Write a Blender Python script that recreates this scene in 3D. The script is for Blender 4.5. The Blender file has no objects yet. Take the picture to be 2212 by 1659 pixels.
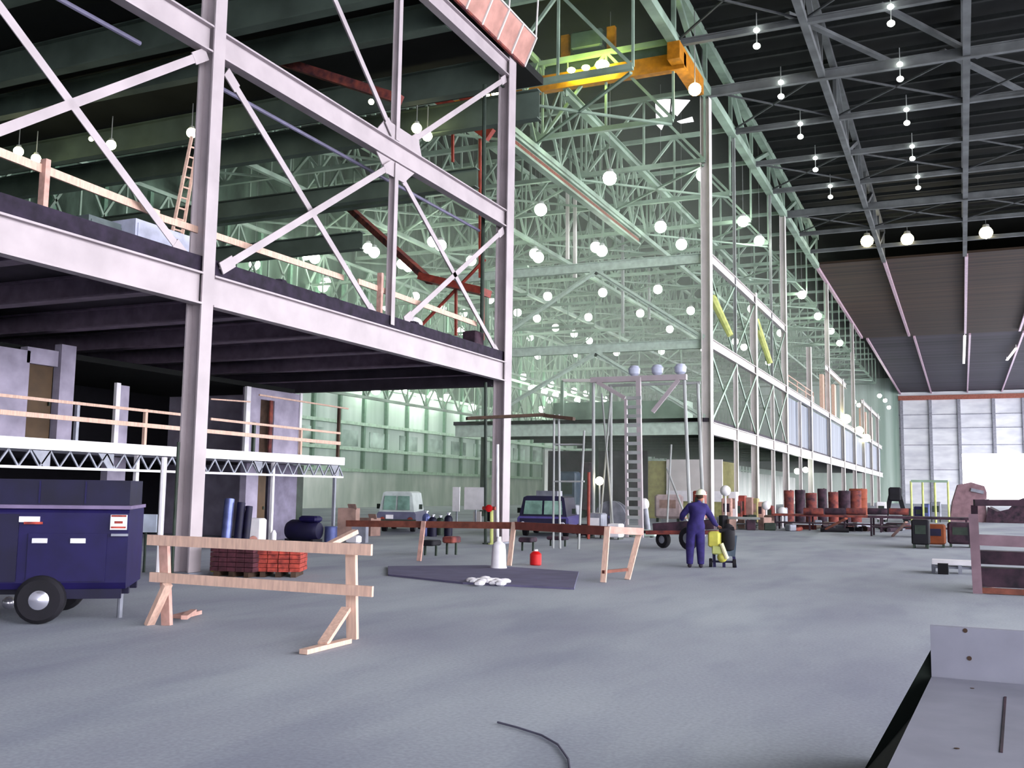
import bpy, math, random
from math import sin, cos, pi, radians, sqrt, floor as fl
from mathutils import Vector, Matrix
random.seed(7)
S = bpy.context.scene
COL = S.collection

# ------------------------------------------------------------------ camera
CAM_H, FPX, YAW, PITCH, ROLL = 1.75, 2138.9, 0.4265957, 0.10698599, 0.01523897
fwd = Vector((-sin(YAW)*cos(PITCH), cos(YAW)*cos(PITCH), sin(PITCH)))
rt0 = Vector((cos(YAW), sin(YAW), 0)); up0 = rt0.cross(fwd)
RT = cos(ROLL)*rt0 + sin(ROLL)*up0; UP = -sin(ROLL)*rt0 + cos(ROLL)*up0; EYE = Vector((0, 0, CAM_H))
cd = bpy.data.cameras.new('camera'); cam = bpy.data.objects.new('camera', cd); COL.objects.link(cam)
cam.matrix_world = Matrix.Translation(EYE) @ Matrix((RT, UP, -fwd)).transposed().to_4x4()
cd.sensor_width = 36; cd.lens = 36*FPX/2212; cd.clip_end = 2000; cd.clip_start = 0.05
S.camera = cam

# ------------------------------------------------------------------ world, exposure, light paths
W = bpy.data.worlds.new('world'); S.world = W; W.use_nodes = True
bg = W.node_tree.nodes['Background']; bg.inputs[0].default_value = (0.95, 0.955, 1.0, 1); bg.inputs[1].default_value = 11.5
S.view_settings.view_transform = 'Standard'; S.view_settings.look = 'None'
S.view_settings.exposure = 0.0; S.view_settings.gamma = 1.0; S.view_settings.use_curve_mapping = False
cy = S.cycles
cy.use_denoising = True; cy.max_bounces = 5; cy.diffuse_bounces = 4; cy.glossy_bounces = 2; cy.transmission_bounces = 2
cy.volume_bounces = 0; cy.caustics_reflective = False; cy.caustics_refractive = False; cy.sample_clamp_indirect = 4
LAMP_NEAR, LAMP_FAR, LAMP_BAY = 26, 42, 22

# ------------------------------------------------------------------ picture -> place (rays met with real planes)
def ray(x, y): return (fwd + RT*((x-1106)/FPX) - UP*((y-829.5)/FPX))
def az(x, y, z=0.0): d = ray(x, y); return EYE + d*((z-CAM_H)/d.z)
def ax(x, y, X): d = ray(x, y); return EYE + d*(X/d.x)
def ay(x, y, Y): d = ray(x, y); return EYE + d*(Y/d.y)
def V(*a): return Vector(a)

# ------------------------------------------------------------------ materials
def lin(c): return tuple((v/255/12.92 if v/255 <= .04045 else ((v/255+.055)/1.055)**2.4) for v in c)
MATS = {}
def mat(name, rgb, rough=.6, metal=0, var=.12, scale=3, rgb2=None, emit=None, strength=0, bump=0, stretch=(1, 1, 1), spec=.3, detail=5):
    if name in MATS: return MATS[name]
    m = bpy.data.materials.new(name); m.use_nodes = True; nt = m.node_tree; n = nt.nodes; L = nt.links
    b = n['Principled BSDF']; c = lin(rgb)
    b.inputs['Roughness'].default_value = rough; b.inputs['Metallic'].default_value = metal
    b.inputs['Specular IOR Level'].default_value = spec
    tc = n.new('ShaderNodeTexCoord'); mp = n.new('ShaderNodeMapping'); mp.inputs['Scale'].default_value = stretch
    geo = n.new('ShaderNodeNewGeometry'); L.new(geo.outputs['Position'], mp.inputs['Vector'])
    no = n.new('ShaderNodeTexNoise'); no.inputs['Scale'].default_value = scale; no.inputs['Detail'].default_value = detail
    L.new(mp.outputs['Vector'], no.inputs['Vector'])
    cr = n.new('ShaderNodeValToRGB'); L.new(no.outputs['Fac'], cr.inputs['Fac'])
    c2 = lin(rgb2) if rgb2 else tuple(v*(1-var*2) for v in c)
    cr.color_ramp.elements[0].position = .32; cr.color_ramp.elements[1].position = .68
    cr.color_ramp.elements[0].color = (*c2, 1); cr.color_ramp.elements[1].color = (*(tuple(min(1, v*(1+var)) for v in c)), 1)
    L.new(cr.outputs['Color'], b.inputs['Base Color'])
    if bump:
        bp = n.new('ShaderNodeBump'); bp.inputs['Strength'].default_value = bump; bp.inputs['Distance'].default_value = .02
        L.new(no.outputs['Fac'], bp.inputs['Height']); L.new(bp.outputs['Normal'], b.inputs['Normal'])
    if emit:
        b.inputs['Emission Color'].default_value = (*emit, 1); b.inputs['Emission Strength'].default_value = strength
    MATS[name] = m; return m
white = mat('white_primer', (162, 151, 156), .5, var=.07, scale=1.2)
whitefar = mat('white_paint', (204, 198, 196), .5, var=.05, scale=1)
grn = mat('green_cast_steel', (136, 158, 140), .55, var=.15, scale=.7)  # hall lamps' green cast is mixed into this steel colour
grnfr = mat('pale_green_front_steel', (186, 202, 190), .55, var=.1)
grnd = mat('green_cast_truss_steel', (140, 160, 144), .6, var=.2, scale=.5)  # truss steel, with the lamps' green cast put into its colour
greyst = mat('grey_truss_paint', (150, 152, 152), .6, var=.15, scale=.8)
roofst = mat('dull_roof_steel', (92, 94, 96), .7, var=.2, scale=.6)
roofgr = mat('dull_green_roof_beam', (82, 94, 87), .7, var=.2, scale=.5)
darkst = mat('dark_primer_steel', (40, 52, 44), .6, var=.2)
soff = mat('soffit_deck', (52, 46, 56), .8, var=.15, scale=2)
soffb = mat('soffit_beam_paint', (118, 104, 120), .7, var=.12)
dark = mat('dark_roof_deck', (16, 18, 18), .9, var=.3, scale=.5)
darkmemb = mat('dark_slab_edge', (38, 30, 46), .9, var=.25, scale=4)
wood = mat('pale_lumber', (202, 168, 152), .7, var=.1, scale=6, stretch=(4, 4, .6))
woodp = mat('pinkish_lumber', (184, 144, 134), .75, var=.14, scale=6)
woodb = mat('brown_plank', (112, 62, 50), .7, var=.2, scale=5)
woodd = mat('dark_brown_plank', (64, 46, 36), .8, var=.2, scale=5)
navy = mat('navy_enamel', (24, 18, 66), .5, var=.15, scale=3, spec=.2)
navyd = mat('dark_navy_enamel', (15, 11, 44), .6, var=.2, scale=3)
rubber = mat('black_rubber', (20, 18, 26), .8, var=.2)
chrome = mat('chrome', (210, 208, 222), .25, .8, var=.05)
greyp = mat('grey_metal', (128, 130, 142), .45, .2, var=.15)
redp = mat('red_primer', (132, 52, 42), .6, var=.2)
redb = mat('red_brick', (164, 66, 54), .85, var=.25, scale=9, rgb2=(104, 40, 38))
brickd = mat('dark_brick', (78, 40, 50), .85, var=.25, scale=9)
mortar = mat('mortar_dust', (186, 130, 120), .9)
redcan = mat('red_can', (190, 20, 24), .4)
bluem = mat('blue_sheet_metal', (92, 100, 150), .35, .5, var=.2)
bluec = mat('blue_coverall', (44, 36, 92), .9, var=.2, scale=6)
skin = mat('skin', (176, 120, 100), .6, var=.05)
hat = mat('hard_hat', (222, 224, 200), .35, var=.03)
hair = mat('brown_hair', (60, 38, 28), .8)
boot = mat('boot_leather', (38, 30, 44), .7)
rust = mat('rusty_steel', (122, 60, 50), .85, var=.3, scale=3, rgb2=(58, 34, 44))
rustd = mat('dark_rusty_steel', (60, 40, 52), .85, var=.3, scale=3, rgb2=(26, 20, 30))
yellow = mat('yellow_paint', (196, 190, 84), .5, var=.15)
yelc = mat('orange_yellow_crane_paint', (176, 112, 20), .5, var=.15)
yelg = mat('pale_yellow_green_paint', (190, 196, 120), .5)
bluegrey = mat('blue_grey_steel', (62, 76, 92), .5, var=.1)
cmu = mat('concrete_block_wall', (160, 152, 172), .9, var=.12, scale=2)
doorbr = mat('brown_door', (72, 52, 30), .6, var=.1)
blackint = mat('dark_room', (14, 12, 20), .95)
whitep = mat('white_plastic', (226, 222, 228), .5, var=.05)
papertan = mat('tan_mesh_screen', (178, 132, 122), .9, var=.12, scale=2)
card = mat('cardboard', (146, 118, 110), .9, var=.15)
glass = mat('dark_window_glass', (110, 140, 130), .1, 0, var=.2, spec=.8)
brownceil = mat('brown_corrugated_ceiling', (56, 38, 27), .8, rgb2=(26, 17, 13), scale=1.0, stretch=(.02, 1.1, 1), detail=3)
purpceil = mat('purple_grey_ceiling', (56, 51, 60), .8, rgb2=(34, 30, 38), scale=.9, stretch=(.02, 1, 1), detail=3)
railp = mat('pink_grey_rail', (190, 160, 176), .4, .1, var=.15)
sheetg = mat('grey_sheet', (92, 88, 116), .8, var=.08, scale=2)
siding = mat('blue_grey_siding', (128, 134, 148), .6, rgb2=(70, 76, 88), scale=1.4, stretch=(1, 2.2, .02), detail=2)
def lamp_mat(name, col, s):
    m = bpy.data.materials.new(name); m.use_nodes = True; b = m.node_tree.nodes['Principled BSDF']
    b.inputs['Base Color'].default_value = (*col, 1); b.inputs['Emission Color'].default_value = (*col, 1); b.inputs['Emission Strength'].default_value = s
    return m
bulb_near = lamp_mat('lamp_glow_green_white', (1, 1, .52), LAMP_NEAR)
bulb_far = lamp_mat('lamp_glow_mercury', (.9, 1, .85), LAMP_FAR)
bulb_bay = lamp_mat('lamp_glow_white', (.92, 1, .9), LAMP_BAY)
bulb_crane = lamp_mat('lamp_glow_yellow_green', (.8, 1, .16), 70)
bulb_warm = lamp_mat('lamp_glow_warm', (1, .86, .5), LAMP_NEAR)

# floor: worn concrete, dusty tracks and stains
def floor_mat():
    m = bpy.data.materials.new('worn_concrete'); m.use_nodes = True; nt = m.node_tree; n = nt.nodes; L = nt.links; b = n['Principled BSDF']
    g = n.new('ShaderNodeNewGeometry'); out = None
    def noise(scale, st=(1, 1, 1), det=6, rot=0):
        mp = n.new('ShaderNodeMapping'); mp.inputs['Scale'].default_value = st; mp.inputs['Rotation'].default_value = (0, 0, rot)
        L.new(g.outputs['Position'], mp.inputs['Vector'])
        t = n.new('ShaderNodeTexNoise'); t.inputs['Scale'].default_value = scale; t.inputs['Detail'].default_value = det
        L.new(mp.outputs[0], t.inputs['Vector']); return t
    a = noise(.35, (1, .5, 1), 4, .5); c = noise(1.1, (1, .3, 1), 8, 1.15); d = noise(28, det=3)
    r = n.new('ShaderNodeValToRGB'); r.color_ramp.elements[0].position = .3; r.color_ramp.elements[1].position = .7
    r.color_ramp.elements[0].color = (*lin((132, 134, 150)), 1); r.color_ramp.elements[1].color = (*lin((166, 172, 180)), 1); L.new(a.outputs['Fac'], r.inputs[0])
    r2 = n.new('ShaderNodeValToRGB'); r2.color_ramp.elements[0].position = .28; r2.color_ramp.elements[1].position = .5
    r2.color_ramp.elements[0].color = (.8, .8, .85, 1); r2.color_ramp.elements[1].color = (1, 1, 1, 1); L.new(c.outputs['Fac'], r2.inputs[0])
    r3 = n.new('ShaderNodeValToRGB'); r3.color_ramp.elements[0].position = .3; r3.color_ramp.elements[1].position = .7
    r3.color_ramp.elements[0].color = (.86, .86, .86, 1); r3.color_ramp.elements[1].color = (1.08, 1.08, 1.08, 1); L.new(d.outputs['Fac'], r3.inputs[0])
    m1 = n.new('ShaderNodeMixRGB'); m1.blend_type = 'MULTIPLY'; m1.inputs[0].default_value = 1; L.new(r.outputs[0], m1.inputs[1]); L.new(r2.outputs[0], m1.inputs[2])
    m2 = n.new('ShaderNodeMixRGB'); m2.blend_type = 'MULTIPLY'; m2.inputs[0].default_value = 1; L.new(m1.outputs[0], m2.inputs[1]); L.new(r3.outputs[0], m2.inputs[2])
    L.new(m2.outputs[0], b.inputs['Base Color']); b.inputs['Roughness'].default_value = .7; b.inputs['Specular IOR Level'].default_value = .25
    return m

# ------------------------------------------------------------------ mesh builder
class MB:
    def __init__(s): s.v = []; s.f = []
    def add(s, vs, fs):
        o = len(s.v); s.v += [Vector(p) for p in vs]; s.f += [[i+o for i in f] for f in fs]; return s
    def box(s, a, b):
        x0, y0, z0 = a; x1, y1, z1 = b
        return s.add([(x0,y0,z0),(x1,y0,z0),(x1,y1,z0),(x0,y1,z0),(x0,y0,z1),(x1,y0,z1),(x1,y1,z1),(x0,y1,z1)],
                     [(0,3,2,1),(4,5,6,7),(0,1,5,4),(1,2,6,5),(2,3,7,6),(3,0,4,7)])
    def cbox(s, c, sz, rz=0, fr=None):
        h = [v/2 for v in sz]; vs = []
        for z in (-1, 1):
            for x, y in ((-1,-1),(1,-1),(1,1),(-1,1)):
                p = Vector((x*h[0], y*h[1], z*h[2])); p = fr @ p if fr else Matrix.Rotation(rz, 3, 'Z') @ p; vs.append(Vector(c)+p)
        return s.add(vs, [(0,3,2,1),(4,5,6,7),(0,1,5,4),(1,2,6,5),(2,3,7,6),(3,0,4,7)])
    def bevbox(s, c, sz, bev, rz=0):   # box with chamfered vertical edges and top
        hx, hy, hz = sz[0]/2, sz[1]/2, sz[2]/2; b = bev
        def ring(i, z): return [(x, y, z) for x, y in ((-hx+i+b,-hy+i),(hx-i-b,-hy+i),(hx-i,-hy+i+b),(hx-i,hy-i-b),(hx-i-b,hy-i),(-hx+i+b,hy-i),(-hx+i,hy-i-b),(-hx+i,-hy+i+b))]
        R = Matrix.Rotation(rz, 3, 'Z'); vs = [Vector(c)+R@Vector(p) for p in ring(b, -hz)+ring(0, -hz+b)+ring(0, hz-b)+ring(b, hz)]
        fs = [list(range(7,-1,-1)), list(range(24,32))]
        for k in range(3):
            for i in range(8): fs.append((k*8+i, k*8+(i+1)%8, k*8+8+(i+1)%8, k*8+8+i))
        return s.add(vs, fs)
    def frame(s, p0, p1, up):
        d = (p1-p0).normalized(); u = Vector(up)
        if abs(d.dot(u)) > .98: u = Vector((1, 0, 0)) if abs(d.x) < .9 else Vector((0, 1, 0))
        sd = d.cross(u).normalized(); return d, sd, sd.cross(d).normalized()
    def sweep(s, p0, p1, prof, up=(0, 0, 1)):   # closed profile of (side, up)
        p0, p1 = Vector(p0), Vector(p1); d, sd, u = s.frame(p0, p1, up); n = len(prof)
        vs = [p + sd*a + u*b for p in (p0, p1) for a, b in prof]
        return s.add(vs, [tuple(range(n))[::-1], tuple(range(n, 2*n))] + [(i, (i+1)%n, n+(i+1)%n, n+i) for i in range(n)])
    def bar(s, p0, p1, w, h, up=(0, 0, 1)):
        return s.sweep(p0, p1, [(-w/2,-h/2),(w/2,-h/2),(w/2,h/2),(-w/2,h/2)], up)
    def ibeam(s, p0, p1, d, w, tw=.03, tf=.035, up=(0, 0, 1)):   # p0,p1 on the middle of the section
        a, b, t = w/2, d/2, tw/2
        return s.sweep(p0, p1, [(-a,-b),(a,-b),(a,-b+tf),(t,-b+tf),(t,b-tf),(a,b-tf),(a,b),(-a,b),(-a,b-tf),(-t,b-tf),(-t,-b+tf),(-a,-b+tf)], up)
    def tube(s, p0, p1, r, n=8, r2=None):
        p0, p1 = Vector(p0), Vector(p1); d, sd, u = s.frame(p0, p1, (0, 0, 1)); r2 = r if r2 is None else r2
        vs = [p + (sd*cos(2*pi*i/n)+u*sin(2*pi*i/n))*q for p, q in ((p0, r), (p1, r2)) for i in range(n)]
        return s.add(vs, [tuple(range(n))[::-1], tuple(range(n, 2*n))] + [(i, (i+1)%n, n+(i+1)%n, n+i) for i in range(n)])
    def path(s, pts, r, n=8):
        for a, b in zip(pts, pts[1:]): s.tube(a, b, r, n)
        return s
    def lathe(s, c, prof, n=16, axis=(0, 0, 1)):   # prof: (radius, height)
        a = Vector(axis).normalized(); t = Vector((1, 0, 0)) if abs(a.x) < .9 else Vector((0, 1, 0)); u = a.cross(t).normalized(); w = a.cross(u); c = Vector(c)
        vs = [c + a*h + (u*cos(2*pi*i/n)+w*sin(2*pi*i/n))*max(r, 1e-4) for r, h in prof for i in range(n)]; k = len(prof)
        fs = [tuple(range(n))[::-1], tuple(range((k-1)*n, k*n))] + [(j*n+i, j*n+(i+1)%n, j*n+n+(i+1)%n, j*n+n+i) for j in range(k-1) for i in range(n)]
        return s.add(vs, fs)
    def ball(s, c, r, n=10, m=7, sq=1):
        return s.lathe(c, [(r*sin(pi*j/m), -r*sq*cos(pi*j/m)) for j in range(m+1)], n)
    def prism(s, pts, off):   # polygon extruded by a vector
        n = len(pts); o = Vector(off); vs = [Vector(p) for p in pts] + [Vector(p)+o for p in pts]
        return s.add(vs, [tuple(range(n))[::-1], tuple(range(n, 2*n))] + [(i, (i+1)%n, n+(i+1)%n, n+i) for i in range(n)])
    def build(s, name, m, parent=None, smooth=False, origin=None):
        if origin is None:
            if parent is not None: o = wloc(parent)
            else:
                xs = [p.x for p in s.v]; ys = [p.y for p in s.v]; o = V((min(xs)+max(xs))/2, (min(ys)+max(ys))/2, min(p.z for p in s.v))
        else: o = Vector(origin)
        me = bpy.data.meshes.new(name); me.from_pydata([p-o for p in s.v], [], s.f); me.update()
        import bmesh
        bm = bmesh.new(); bm.from_mesh(me); bmesh.ops.recalc_face_normals(bm, faces=bm.faces); bm.to_mesh(me); bm.free()
        if smooth:
            for p in me.polygons: p.use_smooth = True
            try: me.set_sharp_from_angle(angle=radians(40))
            except Exception: pass
        ob = bpy.data.objects.new(name, me); COL.objects.link(ob); me.materials.append(m)
        LOC[ob.name] = o
        if parent is not None: ob.parent = parent; ob.location = o - wloc(parent)
        else: ob.location = o
        return ob
LOC = {}
def wloc(o): return LOC[o.name]
def thing(name, label, cat, loc, group=None):
    o = bpy.data.objects.new(name, None); COL.objects.link(o); o.location = loc; o.empty_display_size = .2; LOC[o.name] = Vector(loc)
    o['label'] = label; o['category'] = cat
    if group: o['group'] = group
    return o
def tag(o, label, cat, group=None, kind=None):
    o['label'] = label; o['category'] = cat
    if group: o['group'] = group
    if kind: o['kind'] = kind
    return o
def struct(o): o['kind'] = 'structure'; return o
ORD = 'nearest second third fourth fifth sixth seventh eighth ninth tenth eleventh twelfth thirteenth fourteenth fifteenth sixteenth seventeenth eighteenth nineteenth twentieth'.split() + ['twenty-%s' % w for w in 'first second third fourth fifth sixth seventh eighth ninth'.split()] + ['thirtieth']

XC = -13.87          # line of columns
# ------------------------------------------------------------------ setting
struct(MB().box((-50, -20, -.3), (60, 300, 0)).build('floor', floor_mat()))
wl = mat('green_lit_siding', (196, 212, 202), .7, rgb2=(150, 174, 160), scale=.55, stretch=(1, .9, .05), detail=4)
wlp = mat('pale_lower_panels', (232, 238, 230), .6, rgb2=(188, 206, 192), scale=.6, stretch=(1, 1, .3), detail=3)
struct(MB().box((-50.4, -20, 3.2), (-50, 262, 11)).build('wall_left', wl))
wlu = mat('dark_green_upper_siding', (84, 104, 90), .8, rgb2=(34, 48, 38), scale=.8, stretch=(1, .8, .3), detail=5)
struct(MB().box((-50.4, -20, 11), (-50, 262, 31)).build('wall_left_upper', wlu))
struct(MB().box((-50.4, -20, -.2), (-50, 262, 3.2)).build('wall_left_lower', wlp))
struct(MB().box((-50, 262, 0), (XC, 262.4, 31)).build('wall_back', wl))
ewm = mat('pale_grey_end_wall', (222, 222, 226), .7, rgb2=(206, 206, 214), scale=.25, stretch=(1, 1, 3), detail=2)
xo = ay(2076, 1000, 262).x; zo = ay(2140, 980, 262).z
mb = MB().box((XC, 262, 0), (xo, 262.4, 27.3)).box((xo, 262, zo), (34, 262.4, 27.3)).box((26, 262, 0), (34, 262.4, zo))
struct(mb.build('wall_end', ewm))
struct(MB().box((XC, 262, 27.3), (34, 262.4, 31.5)).build('wall_end_top', dark))
struct(MB().box((XC, 261.6, 25.3), (34, 262.0, 26.4)).build('trim_1', mat('orange_rust_band', (160, 98, 84), .8)))
mb = MB()
for x in (1948, 2010, 2072, 2147, 2212): 
    X = ay(x, 900, 262).x; mb.box((X-.35, 261.5, zo if x > 2073 else 0), (X+.35, 262, 25.3))
struct(mb.build('trim_2', mat('grey_mullion', (150, 150, 160), .7)))
mb = MB()
for z in (8.2, 14.2, 18.3, 21.6): mb.box((XC, 261.8, z), (xo if z < zo else 34, 262, z+.16))
struct(mb.build('trim_3', mat('grey_girt', (140, 140, 154), .7)))
struct(MB().box((-50.4, -20.4, 0), (-6, -20, 31)).box((-6, -20.4, 7), (34, -20, 31)).box((-6, -20.4, 0), (6, -20, 7)).build('wall_front', ewm))
struct(MB().box((34, 0, 23), (34.4, 262, 31)).build('wall_right', mat('dark_header', (60, 60, 66), .8)))
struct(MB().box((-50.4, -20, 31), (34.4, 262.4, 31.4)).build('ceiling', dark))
struct(MB().box((XC, 112, 27.15), (34, 168, 27.4)).build('ceiling_brown', brownceil))
struct(MB().box((XC, 168, 27.35), (34, 262, 27.6)).build('ceiling_grey', purpceil))
# ribs and girts of the left wall
mb = MB()
for i in range(60):
    y = 30+i*3.9; mb.box((-50, y, 3.2), (-49.7, y+.3, 22))
struct(mb.build('trim_4', mat('green_rib', (104, 138, 116), .7)))
mb = MB()
for z in (3.2, 5.1, 7.4, 11, 15): mb.box((-50, 20, z), (-49.6, 262, z+.28))
struct(mb.build('trim_5', mat('pale_green_girt', (176, 205, 182), .7)))
# windows of daylight high on the left wall? strip of pale translucent panels
mb = MB()
for i in range(34):
    y = 62+i*5.4; mb.box((-50, y, 5.5), (-49.9, y+3.4, 6.9))
struct(mb.build('window_1', mat('pale_translucent_panel', (190, 214, 200), .5, rgb2=(70, 96, 84), scale=.4)))

# ------------------------------------------------------------------ steel columns and girders along the bay
def column(Y, ztop, label, m=white, w=.34, d=.40, group=None, base=True):
    t = thing('steel_column', label, 'column', (XC-d/2, Y, 0), group)
    mb = MB(); z0, z1 = 0, ztop
    mb.box((XC-.035, Y-w/2, z0), (XC, Y+w/2, z1)); mb.box((XC-d, Y-w/2, z0), (XC-d+.035, Y+w/2, z1)); mb.box((XC-d+.03, Y-.02, z0), (XC-.03, Y+.02, z1))
    mb.build('shaft', m, t)
    if base: MB().box((XC-d-.1, Y-w/2-.1, 0), (XC+.1, Y+w/2+.1, .05)).build('base_plate', greyp, t)
    return t
C1 = column(15.5, 22, 'wide pale steel column left of centre, standing behind the wooden barricade')
C2 = column(30.2, 17.6, 'pale steel column near the centre, at the far end of the open deck', white, .55, .42)
C3 = column(60.3, 27, 'tall pale green steel column at the front corner of the far mezzanine', whitefar, .7, .58)
ys = [75.3, 89.6, 105.3, 121, 136, 151, 165.5, 180, 195]
names = ['second', 'third', 'fourth', 'fifth', 'sixth', 'seventh', 'eighth', 'ninth', 'tenth']
for y, nm in zip(ys, names):
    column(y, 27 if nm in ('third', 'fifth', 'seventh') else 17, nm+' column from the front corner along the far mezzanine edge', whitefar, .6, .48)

def girder(p0, p1, d, w, label, m=white, stiff=0, cat='girder', name='steel_girder', group=None):
    t = thing(name, label, cat, ((p0[0]+p1[0])/2, (p0[1]+p1[1])/2, min(p0[2], p1[2])-d/2), group)
    p0, p1 = Vector(p0), Vector(p1); u = (p1-p0).normalized(); s = u.cross(V(0, 0, 1)).normalized(); dz = V(0, 0, 1)
    MB().bar(p0, p1, .03, d-.06).build('web', m, t)
    MB().bar(p0+dz*(d/2-.02), p1+dz*(d/2-.02), w, .04).build('flange', m, t)
    MB().bar(p0-dz*(d/2-.02), p1-dz*(d/2-.02), w, .04).build('flange', m, t)
    if stiff:
        L = (p1-p0).length; mb = MB(); n = int(L/stiff)
        for i in range(1, n): mb.bar(p0+u*(i*L/n)-dz*(d/2-.04), p0+u*(i*L/n)+dz*(d/2-.04), .015, w*.9, s)
        if n > 1: mb.build('stiffener', m, t)
    return t
XG = XC-.2
girder((XG+.1, .5, 5.72), (XG+.1, 15.33, 5.72), .66, .24, 'deep pale deck girder running from the left edge to the first column')
girder((XG+.1, 15.67, 5.72), (XG+.1, 30.03, 5.72), .66, .24, 'deep pale deck girder between the first column and the centre column')
girder((XG+.05, .5, 10.98), (XG+.05, 15.33, 10.98), .58, .26, 'pale girder at top left running down to the first column', stiff=0)
girder((XG+.05, 15.67, 10.98), (XG+.05, 30.03, 10.98), .58, .26, 'long pale girder above the deck between the first and centre columns')
girder((XG+.05, 15.67, 16.35), (XG+.05, 30.03, 16.35), .58, .26, 'highest pale girder ending on top of the centre column')
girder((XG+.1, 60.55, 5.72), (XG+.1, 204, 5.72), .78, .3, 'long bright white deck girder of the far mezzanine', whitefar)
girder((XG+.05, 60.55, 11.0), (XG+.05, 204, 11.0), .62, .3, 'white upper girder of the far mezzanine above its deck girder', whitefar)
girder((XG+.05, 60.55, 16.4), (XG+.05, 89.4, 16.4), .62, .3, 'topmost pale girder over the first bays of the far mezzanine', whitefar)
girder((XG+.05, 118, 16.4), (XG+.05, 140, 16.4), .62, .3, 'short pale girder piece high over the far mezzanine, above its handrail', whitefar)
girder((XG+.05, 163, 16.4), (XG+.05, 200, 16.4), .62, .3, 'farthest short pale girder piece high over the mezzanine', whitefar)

def brace(p0, p1, label, w=.17, m=white, gus=True, name='diagonal_brace', group=None, cat='brace'):
    p0, p1 = Vector(p0), Vector(p1)
    if p1.z > p0.z: p0, p1 = p0+V(.11, 0, 0), p1+V(.11, 0, 0)
    t = thing(name, label, cat, (p0+p1)/2 if p0.z == p1.z else (p0 if p0.z < p1.z else p1), group)
    up = (1, 0, 0) if abs((p1-p0).x) < .5*(p1-p0).length else (0, 1, 0)
    d, sd, u = MB().frame(p0, p1, up)
    mb = MB(); mb.bar(p0, p1, w, .02, u); mb.bar(p0-u*.04, p1-u*.04, .03, .09, u); mb.build('strut', m, t)
    if gus:
        for p, q in ((p0, p1), (p1, p0)):
            dd = (q-p).normalized(); MB().bar(p-dd*.02, p+dd*.42, w*1.5, .03, u).build('gusset_plate', m, t)
    return t
XB = XC-.14; ZD, ZM0, ZM1, ZT0 = 6.15, 10.66, 11.3, 16.05
def post(Y, z0, z1, label, m=white, w=.2, name='steel_post', group=None):
    o = MB().ibeam((XB, Y, z0), (XB, Y, z1), w, w*.9, .02, .02, up=(1, 0, 0)).build(name, m); return tag(o, label, 'post', group)
YM = 22.75
post(YM, ZD, ZM0, 'slim vertical post between deck and girder, left of the centre column')
post(YM, ZM1, ZT0, 'slim vertical post above the long girder, rising out at the top')
brace((XB, 15.9, ZD+.1), (XB, YM-.3, ZM0-.15), 'diagonal brace rising from the deck beside the first column to the slim post')
brace((XB, 15.9, ZM0-.15), (XB, YM-.7, ZD+.1), 'diagonal brace falling from the first column head to the deck')
brace((XB, YM+.25, ZM0-.15), (XB, 29.7, ZD+.1), 'diagonal brace falling from the slim post to the foot of the centre column')
brace((XB, 29.9, ZM0-.1), (XB, YM+.8, ZD+.25), 'diagonal brace rising from the deck to the centre column')
brace((XB, YM-.3, ZM1+.1), (XB, 17.0, ZT0), 'upper diagonal brace falling to the slim post from the top edge')
brace((XB, 29.9, ZT0-.1), (XB, YM+.9, ZM1+.3), 'upper diagonal brace rising to the head of the centre column')
def ext(a, b, z):
    k = (z-a.z)/(b.z-a.z); return a+(b-a)*k
qa, qb = ax(440, 114, XB), ax(0, 282, XB)
brace((XB, 15.25, qa.z), ext(V(XB, 15.25, qa.z), qb, ZD+.1), 'long diagonal brace rising from the left edge to the first column head')
qa, qb = ax(388, 540, XB), ax(0, 15, XB)
brace(ext(qa, qb, ZM0-.1), ext(qa, qb, ZD+.1), 'thin diagonal brace falling from the top left corner to the deck')
# gusset plates on the mid post
tag(MB().prism([(XB+.03, YM-1.0, ZM0+.02), (XB+.03, YM+1.0, ZM0+.02), (XB+.03, YM+.45, ZM0-.42), (XB+.03, YM-.5, ZM0-.42)], (.03, 0, 0)).build('gusset_plate', white), 'pale gusset plate under the long girder at the slim post', 'plate')
tag(MB().prism([(XB+.03, YM-1.0, ZM1), (XB+.03, YM+1.4, ZM1), (XB+.03, YM+1.2, ZM1+.42), (XB+.03, YM-.6, ZM1+.42)], (.03, 0, 0)).build('gusset_plate', white), 'pale gusset plate on top of the long girder at the slim post', 'plate')
# thin conduits hung below the long girders
for (a, b, lab) in ((.5, 14.2, 'thin grey conduit hung behind the top left girder'), (16.2, 29.6, 'thin grey conduit hung behind the long girder over the deck')):
    o = MB().tube((XC-.9, a, 10.55), (XC-.9, b, 10.55), .05).build('conduit', mat('lilac_conduit', (104, 100, 124), .6)); tag(o, lab, 'pipe')

# ------------------------------------------------------------------ near deck
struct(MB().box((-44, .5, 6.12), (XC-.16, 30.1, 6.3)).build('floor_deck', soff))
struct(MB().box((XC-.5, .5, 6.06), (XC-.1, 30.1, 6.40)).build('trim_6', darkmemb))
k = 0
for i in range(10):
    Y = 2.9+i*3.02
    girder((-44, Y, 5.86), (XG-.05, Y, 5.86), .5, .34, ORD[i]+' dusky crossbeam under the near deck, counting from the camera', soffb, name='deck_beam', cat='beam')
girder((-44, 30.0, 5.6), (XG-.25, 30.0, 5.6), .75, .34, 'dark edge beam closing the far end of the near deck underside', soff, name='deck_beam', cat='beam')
# heap of debris on the deck
mb = MB()
for i in range(60):
    y = 17+random.random()*11; x = XC-.35-random.random()*.7; r = .1+random.random()*.12
    mb.ball((x, y, 6.38+r*.25), r, 6, 4, .6)
tag(mb.build('dark_rubble', darkmemb), 'low ridge of dark rubble along the deck edge past the first column', 'rubble', kind='stuff')

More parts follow.
